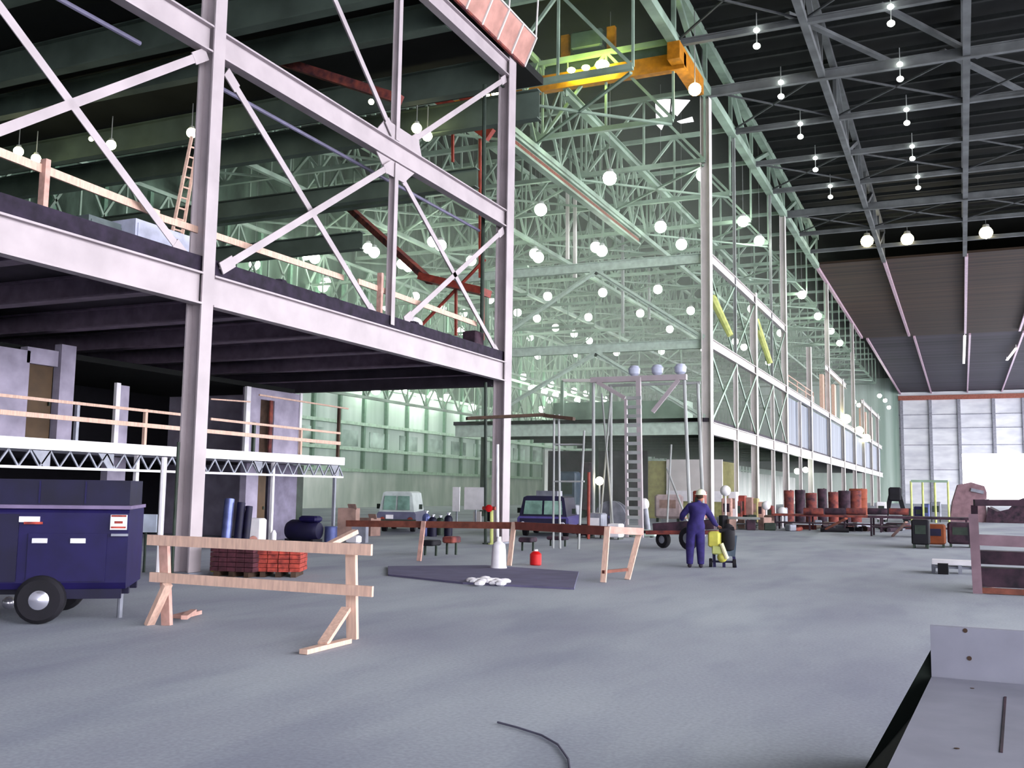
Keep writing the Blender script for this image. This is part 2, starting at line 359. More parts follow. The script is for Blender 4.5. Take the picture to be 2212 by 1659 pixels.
# high roof over the near block: dark deck and deep crossbeams
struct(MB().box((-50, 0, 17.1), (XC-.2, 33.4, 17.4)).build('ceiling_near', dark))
yb = [(7, 16.55, .9), (11.5, 16.55, .9), (15.6, 16.5, .9), (19.6, 16.55, .9), (23.4, 16.45, 1.15), (26.0, 16.5, .9), (30.2, 16.3, 1.1), (33.3, 16.3, 1.15)]
for i, (Y, z, d) in enumerate(yb):
    girder((-50, Y, z), (XG-.1, Y, z), d, .4, ORD[i]+' deep green-grey roof crossbeam high over the near deck', roofgr, name='roof_beam', cat='beam')
for i, (p0, p1) in enumerate((((-50, 34.8, 14.3), (-17.5, 34.8, 14.3)), ((-50, 38.5, 15.3), (-22, 38.5, 15.3)), ((-50, 36.5, 12.7), (-24, 36.5, 12.7)))):
    girder(p0, p1, .8, .4, ['deep grey-green crossbeam crossing behind the ladder', 'far deep crossbeam behind the near roof', 'lowest dark crossbeam seen just above the deck'][i], roofgr, name='crossbeam', cat='beam')

# timber guard rail on the deck edge
XR = XC-.3
def lumber(p0, p1, label, w=.05, h=.14, m=wood, name='guard_rail_board', cat='rail', group=None):
    return tag(MB().bar(p0, p1, w, h).build(name, m), label, cat, group)
t = thing('guard_rail', 'raw timber guard rail along the edge of the near deck', 'guard rail', (XR, 18, 6.4))
a = ax(0, 325, XR); b = ax(345, 463, XR+.02)
MB().bar(V(XR, 9.6, a.z), V(XR, b.y, b.z), .05, .15).build('rail', wood, t)
a = ax(345, 468, XR); b = ax(745, 600, XR); MB().bar(V(XR-.05, a.y, a.z), V(XR-.05, b.y, b.z), .05, .14).build('rail', wood, t)
a = ax(775, 608, XR); b = ax(1030, 700, XR); MB().bar(V(XR-.02, a.y, a.z), V(XR-.02, b.y, b.z), .05, .15).build('rail', wood, t)
for x, y0 in ((99, 345), (822, 590)):
    p = ax(x, y0, XR+.05); MB().bar((XR+.05, p.y, 6.38), (XR+.05, p.y, p.z), .1, .14, (1, 0, 0)).build('post', woodp, t)

# ladder leaning on the deck
p0a, p0b = ax(360, 480, -15.6), ax(385, 482, -15.6); p1 = ax(414, 296, -16.4); p1b = ax(428, 300, -16.4)
p0a.z = p0b.z = 6.3
t = thing('wooden_ladder', 'yellowish wooden ladder leaning up from the deck beside the first column', 'ladder', p0a)
for a, b in ((p0a, p1), (p0b, p1b)): MB().bar(a, b, .06, .07).build('rail', yelg if 0 else wood, t)
for i in range(1, 13):
    f = i/13; MB().tube(p0a.lerp(p1, f), p0b.lerp(p1b, f), .022, 6).build('rung', wood, t)

# grey cabinets on the deck
def cabinet(x0, x1, X, z1, label, m, dep=.8, name='metal_cabinet'):
    a, b = ax(x0, 500, X).y, ax(x1, 500, X).y
    t = thing(name, label, 'cabinet', (X, a, 6.3)); MB().box((X-dep, a, 6.3), (X, b, z1)).build('body', m, t)
    MB().box((X, a+.06, 6.4), (X+.02, b-.06, z1-.08)).build('door', m, t); MB().box((X+.02, b-.2, 6.9), (X+.05, b-.16, 7.1)).build('handle', darkst, t)
cabinet(190, 286, -16, 7.2, 'dull grey-green cabinet on the near deck behind the timber rail', mat('dull_green_cabinet', (96, 106, 108), .6))
cabinet(292, 428, -15.6, 7.3, 'pale bluish cabinet on the near deck beside the first column', mat('pale_cabinet', (182, 184, 206), .5))
o = MB().ball((XC-.8, ax(905, 690, XC-.6).y, 6.58), .3, 10, 7, .8).build('sack', whitep, smooth=True); tag(o, 'pale sack lying on the deck edge before the centre column', 'sack')
p = ax(1022, 735, XC-.6); o = MB().bevbox((XC-.6, p.y, 6.6), (.5, .6, .6), .04).build('toolbox', rustd); tag(o, 'small dark box on the deck beside the centre column', 'box')

# guard screen on top of the centre column
t = thing('guard_screen', 'tan guard screen in a white frame over the head of the centre column', 'screen', (XC+.2, 29, 16.7))
ya, yb2 = 24.0, 30.9
base = [V(XC+.1, ya, 16.75), V(XC+.1, yb2, 16.75)]; top = [V(XC+.55, ya, 17.75), V(XC+.55, yb2, 17.75)]
MB().prism([base[0], base[1], top[1], top[0]], (-.02, 0, .02)).build('screen_panel', papertan, t)
MB().bar(base[0], base[1], .08, .08).build('frame_rail', rust, t); MB().bar(top[0], top[1], .06, .06).build('frame_rail', whitefar, t)
for i in range(7):
    f = i/6; MB().bar(base[0].lerp(base[1], f)+V(.03, 0, 0), top[0].lerp(top[1], f)+V(.03, 0, 0), .06, .06).build('frame_post', whitefar, t)
for i in (2, 4, 6):
    f = i/6; p = top[0].lerp(top[1], f); MB().tube(p, p+V(.1, .1, 3.2), .035, 6).build('mast', whitefar, t)

# ------------------------------------------------------------------ far mezzanine block
XL = ay(1040, 930, 60.3).x
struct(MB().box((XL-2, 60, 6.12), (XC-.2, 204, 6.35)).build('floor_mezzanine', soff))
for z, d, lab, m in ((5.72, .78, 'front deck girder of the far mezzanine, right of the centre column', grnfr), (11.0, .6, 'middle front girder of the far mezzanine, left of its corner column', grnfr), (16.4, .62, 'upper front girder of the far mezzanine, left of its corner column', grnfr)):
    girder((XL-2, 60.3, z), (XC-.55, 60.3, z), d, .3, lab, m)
tag(MB().box((XL-1, 60.0, 6.15), (XC-.5, 60.25, 6.36)).build('dark_curb', darkst), 'dark kerb along the front edge of the far mezzanine deck', 'kerb')
xm = ay(1288, 800, 60.3).x
for z0, z1, lv in ((6.35, 10.7, 'lower'), (11.3, 16.1, 'upper')):
    brace((xm, 60.2, z1), (XC-.5, 60.2, z0), lv+' chevron brace right half on the front of the far mezzanine', .3, grnfr)
    brace((xm, 60.2, z1), (XL, 60.2, z0), lv+' chevron brace left half on the front of the far mezzanine', .3, grnfr)
for i, X in enumerate((XL+.2, xm)):
    o = MB().ibeam((X, 60.3, 0), (X, 60.3, 5.3), .3, .3, .03, .03, up=(0, 1, 0)).build('steel_post', darkst); tag(o, ['dark post under the left end of the far mezzanine front', 'dark post under the middle of the far mezzanine front'][i], 'post')
    if i == 0:
        for z0, z1 in ((6.1, 10.7), (11.3, 16.1)):
            o = MB().ibeam((X, 60.3, z0), (X, 60.3, z1), .3, .3, .03, .03, up=(0, 1, 0)).build('steel_post', grn); tag(o, ('lower' if z0 < 7 else 'upper')+' green post at the left end of the far mezzanine front', 'post')
for i in range(12):
    Y = 64+i*5
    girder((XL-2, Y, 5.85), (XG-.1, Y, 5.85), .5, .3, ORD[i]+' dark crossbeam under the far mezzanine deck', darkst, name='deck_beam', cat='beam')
# bracing along the long face
gi = 0
for y0, y1 in ((60.6, 67.9), (68.1, 75.1), (75.6, 82.4), (82.6, 89.3)):
    nm = ORD[gi]; gi += 1
    brace((XB, y0, 10.6), (XB, y1, 6.3), nm+' falling brace between deck and upper girder of the far mezzanine', .2, grn, False)
    brace((XB, y0, 6.3), (XB, y1, 10.6), nm+' rising brace between deck and upper girder of the far mezzanine', .2, grn, False)
    brace((XB-.1, y0, 16.0), (XB-.1, y1, 11.4), nm+' falling brace under the topmost girder of the far mezzanine', .16, grn, False)
    brace((XB-.1, y0, 11.4), (XB-.1, y1, 16.0), nm+' rising brace under the topmost girder of the far mezzanine', .16, grn, False)
for i, Y in enumerate((68, 82.5, 97.5)):
    post(Y, 0, 10.6, ['thin white post between the first two columns of the far mezzanine', 'thin white post between the second and third columns of the far mezzanine', 'thin white post between the third and fourth columns of the far mezzanine'][i], whitefar, .28)
    if i < 2: post(Y, 11.35, 27, ['thin tall mast above the first bay of the far mezzanine', 'thin tall mast above the second bay of the far mezzanine'][i], greyst, .2, 'steel_mast')
tag(MB().box((XC-.55, 91, 6.35), (XC-.4, 203, 10.6)).build('siding_wall', siding), 'bluish ribbed siding between the two girders of the far mezzanine', 'siding')
tag(MB().box((XC-1.5, 108, 11.35), (XC-.8, 113, 12.6)).build('equipment_box', whitefar), 'white box standing on the upper girder of the far mezzanine', 'box')
t = thing('handrail', 'thin pale handrail on top of the far mezzanine before the white box', 'rail', (XC-.1, 98, 11.3))
for z in (11.9, 12.4): MB().tube((XC-.1, 90.5, z), (XC-.1, 107, z), .05, 6).build('rail', wood, t)
for y in (90.5, 96, 101.5, 107): MB().tube((XC-.1, y, 11.3), (XC-.1, y, 12.4), .05, 6).build('post', wood, t)
for i, Y in enumerate((119.5, 131, 168, 176, 188)):
    o = MB().box((XC-1.0, Y, 11.35), (XC-.6, Y+1.6, 15.8)).build('plywood_board', wood); tag(o, ['first', 'second', 'third', 'fourth', 'farthest'][i]+' tan upright panel on top of the far mezzanine', 'panel')
# pale yellow slanting booms
for i, (xa, ya_, xb, yb_, Y) in enumerate(((1552, 640, 1578, 725, 63), (1652, 690, 1664, 785, 78))):
    p, q = ay(xa, ya_, Y), ay(xb, yb_, Y); p.x = min(p.x, XC-.6)
    o = MB().tube(p, q, .28, 8, .2).build('slanted_chute', yelg); tag(o, ['pale yellow slanted chute just right of the mezzanine corner column', 'pale yellow slanted chute farther along the mezzanine'][i], 'chute')
# rooms under and behind the far mezzanine
t = thing('site_cabin', 'pale cabin with a strip window under the far mezzanine, behind the scaffold', 'cabin', (-20, 66, 0))
MB().box((-27, 66, 0), (-14.6, 71, 3.9)).build('wall', mat('olive_wall', (150, 146, 96), .8), t)
MB().box((ay(1440, 1000, 65.9).x, 65.85, 1.9), (-14.5, 66, 4.0)).build('panel', whitefar, t)
MB().box((ay(1440, 1000, 65.8).x, 65.7, 1.2), (-14.5, 65.85, 1.9)).build('sill', whitep, t)
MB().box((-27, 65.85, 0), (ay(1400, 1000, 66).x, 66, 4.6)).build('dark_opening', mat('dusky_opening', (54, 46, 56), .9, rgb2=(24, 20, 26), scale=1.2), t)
struct(MB().box((-30, 72, 0), (-29.8, 200, 5)).build('wall_mezzanine', wlp))

# ------------------------------------------------------------------ left hall roof trusses (green)
def truss_x(Y, x0, x1, z0, z1, label, m, pan=3.6, ch=.28, wb=.16, name='roof_truss'):
    t = thing(name, label, 'truss', ((x0+x1)/2, Y, z0))
    MB().bar((x0, Y, z0), (x1, Y, z0), ch, ch).build('bottom_chord', m, t); MB().bar((x0, Y, z1), (x1, Y, z1), ch, ch).build('top_chord', m, t)
    n = max(2, int((x1-x0)/pan)); mb = MB()
    for i in range(n+1):
        x = x0+(x1-x0)*i/n; mb.bar((x, Y, z0), (x, Y, z1), wb*.8, wb*.8)
        if i < n:
            xn = x0+(x1-x0)*(i+1)/n; mb.bar((x, Y, z0 if i % 2 else z1), (xn, Y, z1 if i % 2 else z0), wb, wb, (0, 1, 0))
    mb.build('web_members', m, t); return t
def truss_y(X, y0, y1, z0, z1, label, m, pan=3.75, ch=.3, wb=.16, name='roof_truss', x=False):
    t = thing(name, label, 'truss', (X, (y0+y1)/2, z0))
    MB().bar((X, y0, z0), (X, y1, z0), ch, ch).build('bottom_chord', m, t); MB().bar((X, y0, z1), (X, y1, z1), ch, ch).build('top_chord', m, t)
    n = max(2, int((y1-y0)/pan)); mb = MB()
    for i in range(n+1):
        y = y0+(y1-y0)*i/n; mb.bar((X, y, z0), (X, y, z1), wb*.8, wb*.8, (0, 1, 0))
        if i < n:
            yn = y0+(y1-y0)*(i+1)/n; mb.bar((X, y, z0 if i % 2 else z1), (X, yn, z1 if i % 2 else z0), wb, wb, (1, 0, 0))
            if x: mb.bar((X, y, z1 if i % 2 else z0), (X, yn, z0 if i % 2 else z1), wb, wb, (1, 0, 0))
    mb.build('web_members', m, t); return t
for i in range(21):
    Y = 45+i*7.5
    truss_x(Y, -50, XC-.3, 22.6, 27.2, ORD[i]+' green cross truss under the roof of the left hall', grnd)
for i, X in enumerate((-22.5, -31.5, -40.5)):
    truss_y(X, 45, 200, 22.0, 27.4, ['right', 'middle', 'left'][i]+' long green truss running away under the left hall roof', grnd, x=True)
for i, (z0, z1) in enumerate(((9.5, 13.5), (15, 20.5))):
    truss_y(-46.5, 34, 214, z0, z1, ['lower', 'upper'][i]+' green lattice frame running along the left side wall', grnd, 3.4, .24, .14, 'lattice_frame', True)
# flat bracing between the trusses
for i in range(10):
    Y = 45+i*15; mb = MB()
    for xa, xb in ((-50, -40.5), (-40.5, -31.5), (-31.5, -22.5), (-22.5, XC-.4)):
        mb.bar((xa, Y, 22.3), (xb, Y+7.5, 22.3), .16, .12); mb.bar((xb, Y, 22.3), (xa, Y+7.5, 22.3), .16, .12)
    tag(mb.build('wind_bracing', grnd), ORD[i]+' flat net of crossed green bracing under the left hall roof', 'bracing')
# lower tier sway frames inside hall
for i in range(8):
    Y = 67.5+i*15
    truss_x(Y, -49.8, -29.5, 16.5, 18.6, ORD[i]+' slim lower green truss in the left hall', grnd, 2.5, .22, .12, 'tie_truss')
# brown-edged runway beam
for i, (xa, ya_, xb, yb_) in enumerate(((1128, 322, 1372, 520),)):
    Z = 21.2; p, q = az(xa, ya_, Z), az(xb, yb_, Z); X = p.x
    t = thing('runway_beam', 'long pale runway beam with a rust brown side, right of the centre column', 'beam', (X, (p.y+q.y)/2, Z))
    MB().ibeam((X, p.y-2, Z), (X, q.y, Z), .75, .45, .05, .16).build('beam', grnd, t); MB().bar((X+.06, p.y-2, Z-.05), (X+.06, q.y, Z-.05), .1, .32).build('side_plate', woodb, t)
p, q = az(1222, 200, 24), az(1530, 475, 24)
girder((p.x, p.y, 24), (p.x, 104, 24), .5, .4, 'long pale green beam slanting down towards the mezzanine corner column', grnd, name='runway_beam', cat='beam')
for i, (x, y0, y1, Y) in enumerate(((1226, 410, 560, 66), (1242, 405, 600, 66), (1345, 500, 720, 82), (1402, 560, 690, 95))):
    a, b = ay(x, y0, Y), ay(x, y1, Y); o = MB().bar(a, b, .22, .22, (0, 1, 0)).build('hanger_post', [whitefar, whitefar, greyst, greyst][i])
    tag(o, ['left one of two pale hanger posts below the brown-edged runway beam', 'right one of two pale hanger posts below the brown-edged runway beam', 'dark hanger post below the far end of the runway beam', 'grey hanger post right of the runway beam'][i], 'post')

# overhead crane
Yc = 52.5; zc = ay(1480, 150, Yc).z; xr = ay(1480, 150, Yc).x; xl = -28
t = thing('overhead_crane', 'orange-yellow overhead travelling crane under the roof, right of the centre column', 'crane', (-20, Yc, zc))
MB().box((xl, Yc-.25, zc), (xr, Yc+.25, zc+.95)).build('bridge_girder', yelc, t)
MB().box((xl, Yc+2.2, zc+1.9), (xr-.8, Yc+2.6, zc+2.5)).build('bridge_girder', yelc, t)
MB().box((xl, Yc+.9, zc+1.1), (xr-1.2, Yc+1.5, zc+2.0)).build('walkway', bluegrey, t)
MB().box((xr-.7, Yc-1.2, zc+.2), (xr, Yc+4.4, zc+1.2)).build('end_carriage', yelc, t)
hx = ay(1265, 90, Yc).x; tr = MB().bevbox((hx, Yc+.6, zc+2.9), (2.0, 1.2, 1.1), .1).build('hoist_trolley', bluegrey, t)
for dx in (-1.5, 1.4): MB().bar((hx+dx, Yc+.6, zc+2.2), (hx+dx, Yc+.6, zc+3.6), .3, .5).build('trolley_post', yelc, t)
MB().tube((hx-1.2, Yc+.2, zc+2.0), (hx-1.0, Yc-.2, zc-.6), .05, 6).build('hoist_rope', greyst, t)
MB().bar((xr-.3, Yc+.8, zc+1.2), (xr-2.8, Yc+.8, 30.8), .4, .4).build('support_arm', redp, t)
xlit = ay(1310, 170, Yc).x
for i, dx in enumerate((-1.9, -1.0, 0)):
    MB().ball((xlit+dx, Yc-.75, zc+.75), .25 if i < 2 else .42, 10, 6, .6).build('work_lamp', bulb_crane, t)

# red gantry hanging behind the deck
Yr = 36.5
t = thing('red_gantry', 'rust-red hanging gantry frame seen left of the centre column', 'gantry', ay(1000, 640, Yr))
P = lambda x, y, dy=0: ay(x, y, Yr+dy)
MB().bar(P(945, 210), P(1060, 292), .3, .55).build('upper_beam', redp, t)
MB().bar(P(1000, 190, 1.5), P(1068, 270, 1.5), .2, .9).build('upper_beam', redp, t)
MB().bar(P(735, 432, 4), P(930, 608), .3, .28).build('jib', rust, t)
MB().bar(P(915, 600), P(1050, 632), 1.0, .3).build('platform', redp, t)
for x, y0, y1 in ((978, 250, 350), (1037, 300, 600), (985, 620, 725), (1043, 640, 735)): MB().bar(P(x, y0), P(x, y1), .1, .1).build('hanger_rod', redp, t)
MB().bar(P(955, 130, 1), P(1050, 195, 1), .08, .08).build('tie', redp, t); MB().bar(P(960, 150, 1), P(1035, 225, 1), .06, .06).build('tie', redp, t)
o = MB().tube(P(855, 760), P(1048, 560), .07, 6).build('cable', redp); tag(o, 'red slanting cable below the red gantry', 'cable')
o = MB().bar(ay(600, 130, 27), ay(865, 215, 27), .3, .3).build('brown_beam', rust); tag(o, 'dull brown beam in the dark above the long girder', 'beam')

# ------------------------------------------------------------------ right bay roof: longitudinal and cross trusses
for i, X in enumerate((-14.0, -7.0, 0.95, 8.6, 16.4)):
    Y1 = 112
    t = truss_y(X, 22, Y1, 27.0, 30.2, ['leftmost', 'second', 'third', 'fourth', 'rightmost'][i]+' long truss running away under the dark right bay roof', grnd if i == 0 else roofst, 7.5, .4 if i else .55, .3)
for i in range(9):
    Y = 45+i*7.5; thick = i in (2, 6)
    t = thing('bottom_chord_beam', ORD[i]+' pale cross member under the dark roof of the right bay', 'beam', (8, Y, 27))
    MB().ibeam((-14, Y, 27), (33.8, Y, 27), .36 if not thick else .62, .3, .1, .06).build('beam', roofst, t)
for i in range(9):
    Y = 45+i*7.5
    if i % 2 == 0 and i < 8:
        mb = MB()
        for xa, xb in ((-14, -7), (-7, .95), (.95, 8.6), (8.6, 16.4)):
            mb.bar((xa, Y, 27.1), (xb, Y+7.5, 27.1), .1, .1); mb.bar((xb, Y, 27.1), (xa, Y+7.5, 27.1), .1, .1)
        tag(mb.build('cross_bracing', mat('dim_grey_brace', (64, 66, 68), .7)), ORD[i//2]+' flat crossed bracing bay under the right roof', 'bracing')
mb = MB()
for i in range(26): mb.box((-14, 42+i*2.7, 30.4), (33.9, 42.25+i*2.7, 30.7))
tag(mb.build('roof_purlins', mat('dim_purlin', (28, 31, 31), .8)), 'dim parallel purlins under the dark roof of the right bay', 'purlin', kind='stuff')
for i, (x, y) in enumerate(((1700, 0), (1900, 10), (2035, 110))):
    a = az(x, y if y else 30, 28); o = MB().bar(a, a+V(5, 9, 0), .35, .2).build('roof_brace', roofst); tag(o, ['left', 'middle', 'right'][i]+' slanting grey strut near the top edge of the right bay roof', 'brace')
# crane rails under the far ceiling
for i, X in enumerate((-14.0, -6.95, 1.1, 8.55)):
    t = thing('hanging_rail', ['leftmost', 'second', 'third', 'rightmost'][i]+' pinkish hanging rail under the brown ceiling', 'rail', (X, 190, 26.4))
    MB().box((X-.16, 112, 26.75), (X+.16, 166, 27.1)).build('rail', railp, t); MB().box((X+.5, 168, 26.85), (X+.8, 262, 27.2)).build('rail', railp, t)
# glowing bars added, the third-rail one for its daylight reflection
for i, (x0, y0, x1, y1) in enumerate(((2084, 725, 2082, 785), (2195, 752, 2175, 778))):
    a, b = az(x0, y0, 26.7), az(x1, y1, 26.7)
    o = MB().bar(a, b, .4, .14).bar(a, a+V(0, 0, .6), .05, .05).bar(b, b+V(0, 0, .6), .05, .05).build('glint_bar', lamp_mat('glint_glow', (1, .92, .9), 1.3)); tag(o, ['white daylight glint under the far ceiling along the third rail', 'added white glowing bar near the right edge under the far ceiling'][i], 'light')

# ------------------------------------------------------------------ lamps
def lamp_proto(name, m, r, drop):
    t = thing(name, 'x', 'lamp', (0, 0, 0)); b = MB().ball((0, 0, 0), r, 12, 8).build('globe', m, t, True)
    c = MB().lathe((0, 0, r*.8), [(r*.6, 0), (r*.45, r*.5), (r*.15, r*.6)], 10).build('cap', greyst, t)
    d = MB().tube((0, 0, r*1.3), (0, 0, drop), .012 if drop > 3 else .02, 5).build('drop_rod', greyst, t); return t
def place(src, loc, label, group=None):
    if not src.get('used'): o = src; src['used'] = 1
    else:
        o = src.copy(); COL.objects.link(o)
        for ch in list(src.children): c = ch.copy(); COL.objects.link(c); c.parent = o
    o.location = loc; o['label'] = label
    if group: o['group'] = group
    return o
near = lamp_proto('globe_lamp', bulb_near, .2, 1.2)
nl = [(40, 327, 15.4, 'left one of the two lamps glowing at the left edge above the timber rail'), (78, 343, 15.3, 'right one of the two lamps glowing at the left edge above the timber rail'), (240, 313, 15.4, 'large lamp glowing behind the thin brace crossing at upper left'), (414, 287, 15.5, 'lamp glowing at the top of the wooden ladder'), (900, 277, 15.6, 'left one of two big lamps on the slim post above the long girder'), (923, 294, 15.5, 'right one of two big lamps on the slim post above the long girder')]
for x, y, z, lab in nl: place(near, az(x, y, z), lab, None)
for i, (x, y) in enumerate(((1048, 207), (1072, 202))): place(near, ay(x, y, 34), ['left', 'right'][i]+' yellow-green lamp just left of the centre column head')
for x, y, lab in ((197, 300, 'tiny lamp left of the large lamp behind the thin brace'), (802, 220, 'tiny lamp on the upper falling brace')):
    o = tag(MB().ball(ay(x, y, 25), .09, 8, 6).build('small_bulb', bulb_near), lab, 'lamp')
far = lamp_proto('hanging_lamp', bulb_far, .42, 10.6)
fl_ = [(1168, 453), (1427, 490), (1605, 478), (1518, 378), (1472, 528), (1640, 520), (1317, 385), (1155, 548), (1163, 556), (1287, 534), (1300, 542),
 (550, 571), (535, 566), (660, 551), (680, 558), (795, 536), (808, 545), (935, 522), (952, 530), (868, 570), (882, 576), (1018, 563), (698, 620), (712, 632), (705, 610), (835, 662), (897, 640), (958, 662), (1002, 676), (996, 715), (1058, 647),
 (1183, 640), (1302, 632), (1421, 625), (1492, 671), (1383, 677), (1160, 688), (1200, 708), (1240, 721), (1273, 736), (1145, 729), (1271, 685), (1447, 711), (1162, 769), (1245, 765), (1332, 762), (1429, 759), (1521, 756), (1118, 675), (1732, 637), (1767, 683), (1795, 715), (1814, 741), (1686, 719), (1607, 750), (1588, 738), (1660, 783), (1624, 667),
 (1131, 814), (1125, 833), (1148, 839), (1190, 830), (1176, 846), (1200, 853), (1240, 844), (1266, 850), (1247, 865), (1187, 864), (1306, 862), (1170, 884),
 (812, 843), (872, 840), (879, 855), (909, 860), (935, 854), (965, 859), (965, 871), (1020, 880), (1024, 868), (1218, 851), (1090, 838), (1426, 894), (1462, 905), (1845, 868), (1855, 875), (1912, 865), (1920, 880), (1900, 855)]
grp = 'mercury lamps hung in the far green-lit hall'; placed = []
for x, y in fl_:
    Z = 20.5
    p = az(x, y, Z)
    if p.x > XC-.6: p = ax(x, y, XC-.7)
    if p.y > 250: p = ay(x, y, 240)
    if p.x < -49: p = ax(x, y, -48.5)
    while any((p-q).length < 1.5 for q in placed): Z -= 1.0; p = az(x, y, Z)
    placed.append(p.copy())
    place(far, p, 'small round lamp glowing among the many in the green-lit left hall', grp)
# twin lamps of the right bay
t0 = thing('high_bay_lamp', 'x', 'lamp', (0, 0, 0)); MB().ball((0, 0, -.1), .17, 10, 6, .8).build('upper_glow', bulb_bay, t0, True); MB().tube((0, 0, -.9), (0, 0, .9), .03, 6).build('stem', greyst, t0)
MB().ball((0, 0, -1.0), .2, 10, 6, .8).build('globe', bulb_bay, t0, True)
cols = [('left', [(1638, 70, 45+8.1), (1690, 182, 60.4), (1731, 270, 67.9), (1763, 343, 75.3), (1794, 401, 82.7)]), ('right', [(1927, 33, 53.3), (1946, 152, 60.4), (1960, 247, 67.9), (1972, 326, 75.3), (1984, 390, 82.7)])]
for side, row in cols:
    for i, (x, y, Y) in enumerate(row):
        p = az(x, y, 26.95); p.y = 45+round((p.y-45)/7.5)*7.5-.22; place(t0, p, ['nearest', 'second', 'third', 'fourth', 'fifth'][i]+' double lamp in the '+side+' row under the dark right bay roof')
warm = lamp_proto('warm_lamp', bulb_warm, .62, 1.6)
for x, y, lab in ((1873, 521, 'left one of three big warm lamps before the brown ceiling'), (1960, 517, 'middle one of three big warm lamps before the brown ceiling'), (2130, 503, 'right one of three big warm lamps before the brown ceiling')): place(warm, ay(x, y, 105), lab)
for x, y, Y, lab in ((1501, 193, 53, 'bright lamp at the right end of the yellow crane'), (1295, 1039, 38, 'warm lamp glowing on a pole left of the scaffold ladder')):
    p = ay(x, y, Y); t = thing('work_lamp', lab, 'lamp', p); MB().ball(p, .36 if Y > 50 else .17, 12, 8).build('globe', bulb_near if Y > 50 else bulb_warm, t, True)
    if Y < 50: MB().tube(V(p.x, p.y, 0), p-V(0, 0, .15), .035, 6).build('pole', greyst, t)
    else: MB().tube(p+V(0, 0, .3), p+V(0, 0, 4.6), .03, 6).build('drop_rod', greyst, t)
for i, (x, y) in enumerate(((1828, 905), (1856, 930), (1872, 946))):
    p = ax(x, y, XC+.3); o = MB().ball(p, .6, 12, 8).build('bulkhead_lamp', bulb_near); tag(o, ['nearest', 'middle', 'farthest'][i]+' of three glowing lamps on the upper girder of the far mezzanine', 'lamp')
for i, (x, y) in enumerate(((1630, 953), (1662, 953), (1722, 1018), (1740, 1015))):
    p = ax(x, y, XC-.5); o = MB().ball(p, .28, 10, 7).build('fluorescent_fixture', bulb_far); tag(o, ['first', 'second', 'third', 'fourth'][i]+' lamp under the deck girder of the far mezzanine, from the left', 'lamp')
# daylight seen through the broken opening by the crane
t = thing('skylight_opening', 'bright white patch of daylight behind the right end of the yellow crane', 'skylight', ay(1450, 240, 66))
sk = lamp_mat('daylight_panel', (1, .97, 1), 1.6)
MB().prism([ay(1415, 214, 66), ay(1448, 214, 66), ay(1446, 240, 66), ay(1428, 280, 66), ay(1418, 270, 66)], (0, .1, 0)).build('pane', sk, t)
MB().prism([ay(1452, 214, 66), ay(1490, 216, 66), ay(1462, 250, 66), ay(1450, 240, 66)], (0, .1, 0)).build('pane', sk, t)
MB().prism([ay(1462, 262, 66), ay(1495, 252, 66), ay(1498, 262, 66), ay(1470, 266, 66)], (0, .1, 0)).build('pane', sk, t)
# thin green-lit haze filling the far left hall
hm = bpy.data.materials.new('thin_haze'); hm.use_nodes = True; hn = hm.node_tree; hn.nodes.clear()
ho = hn.nodes.new('ShaderNodeOutputMaterial'); hv = hn.nodes.new('ShaderNodeVolumeScatter'); hv.inputs['Color'].default_value = (.86, 1, .9, 1); hv.inputs['Density'].default_value = .0045
hn.links.new(hv.outputs[0], ho.inputs['Volume'])
hz = tag(MB().box((-49.5, 46, .05), (-14.6, 255, 30)).build('haze', hm), 'thin pale green haze hanging in the far left hall', 'haze', kind='stuff')
#PART2
# ================================================================== floor level
def mpp(p): return (p-EYE).dot(fwd)/FPX
def strut_thing(name, label, cat, m, *bars, group=None):
    mb = MB()
    for a, b, w, h in bars: mb.bar(a, b, w, h)
    return tag(mb.build(name, m), label, cat, group)

# ---- wooden barricade in front
L0, R0 = az(355, 1352), az(757, 1382)
u = (R0-L0).normalized(); nrm = V(-u.y, u.x, 0)     # nrm points away from the camera
t = thing('wooden_barricade', 'raw timber barricade with two rails and braced posts, in front of the pale column', 'barricade', (L0+R0)/2)
def onpl(x, y, off=0):   # picture point on the vertical plane of the barricade
    d = ray(x, y); q = L0+nrm*off; k = (q-EYE).dot(nrm)/d.dot(nrm); return EYE+d*k
MB().bar(onpl(320, 1166, -.03), onpl(803, 1188, -.03), .045, .13).build('top_rail', wood, t)
MB().bar(onpl(325, 1246, -.03), onpl(805, 1278, -.03), .045, .12).build('lower_rail', wood, t)
for x, yt, B in ((355, 1172, L0), (759, 1184, R0)): MB().bar(V(B.x, B.y, 0)+nrm*.05, onpl(x, yt, .05), .13, .06, nrm).build('post', woodp if x < 400 else wood, t)
a = onpl(362, 1262, -.08); b = az(322, 1350); MB().bar(a, b, .12, .06).build('brace', wood, t)
a = onpl(748, 1315, 0); b = az(697, 1392, .05); MB().bar(a, b, .11, .05).build('brace', wood, t)
MB().bar(az(655, 1408, .03), az(752, 1384, .03), .1, .05).build('foot_board', wood, t)
MB().bar(onpl(708, 1178, .08), onpl(768, 1148, .5), .1, .05).build('brace', wood, t)
o = MB().bar(az(385, 1332, .03), az(425, 1322, .04), .16, .05).bar(az(398, 1334, .08), az(418, 1320, .08), .08, .05).build('wood_scrap', woodp); tag(o, 'small orange wood scrap on the floor behind the left barricade post', 'scrap')

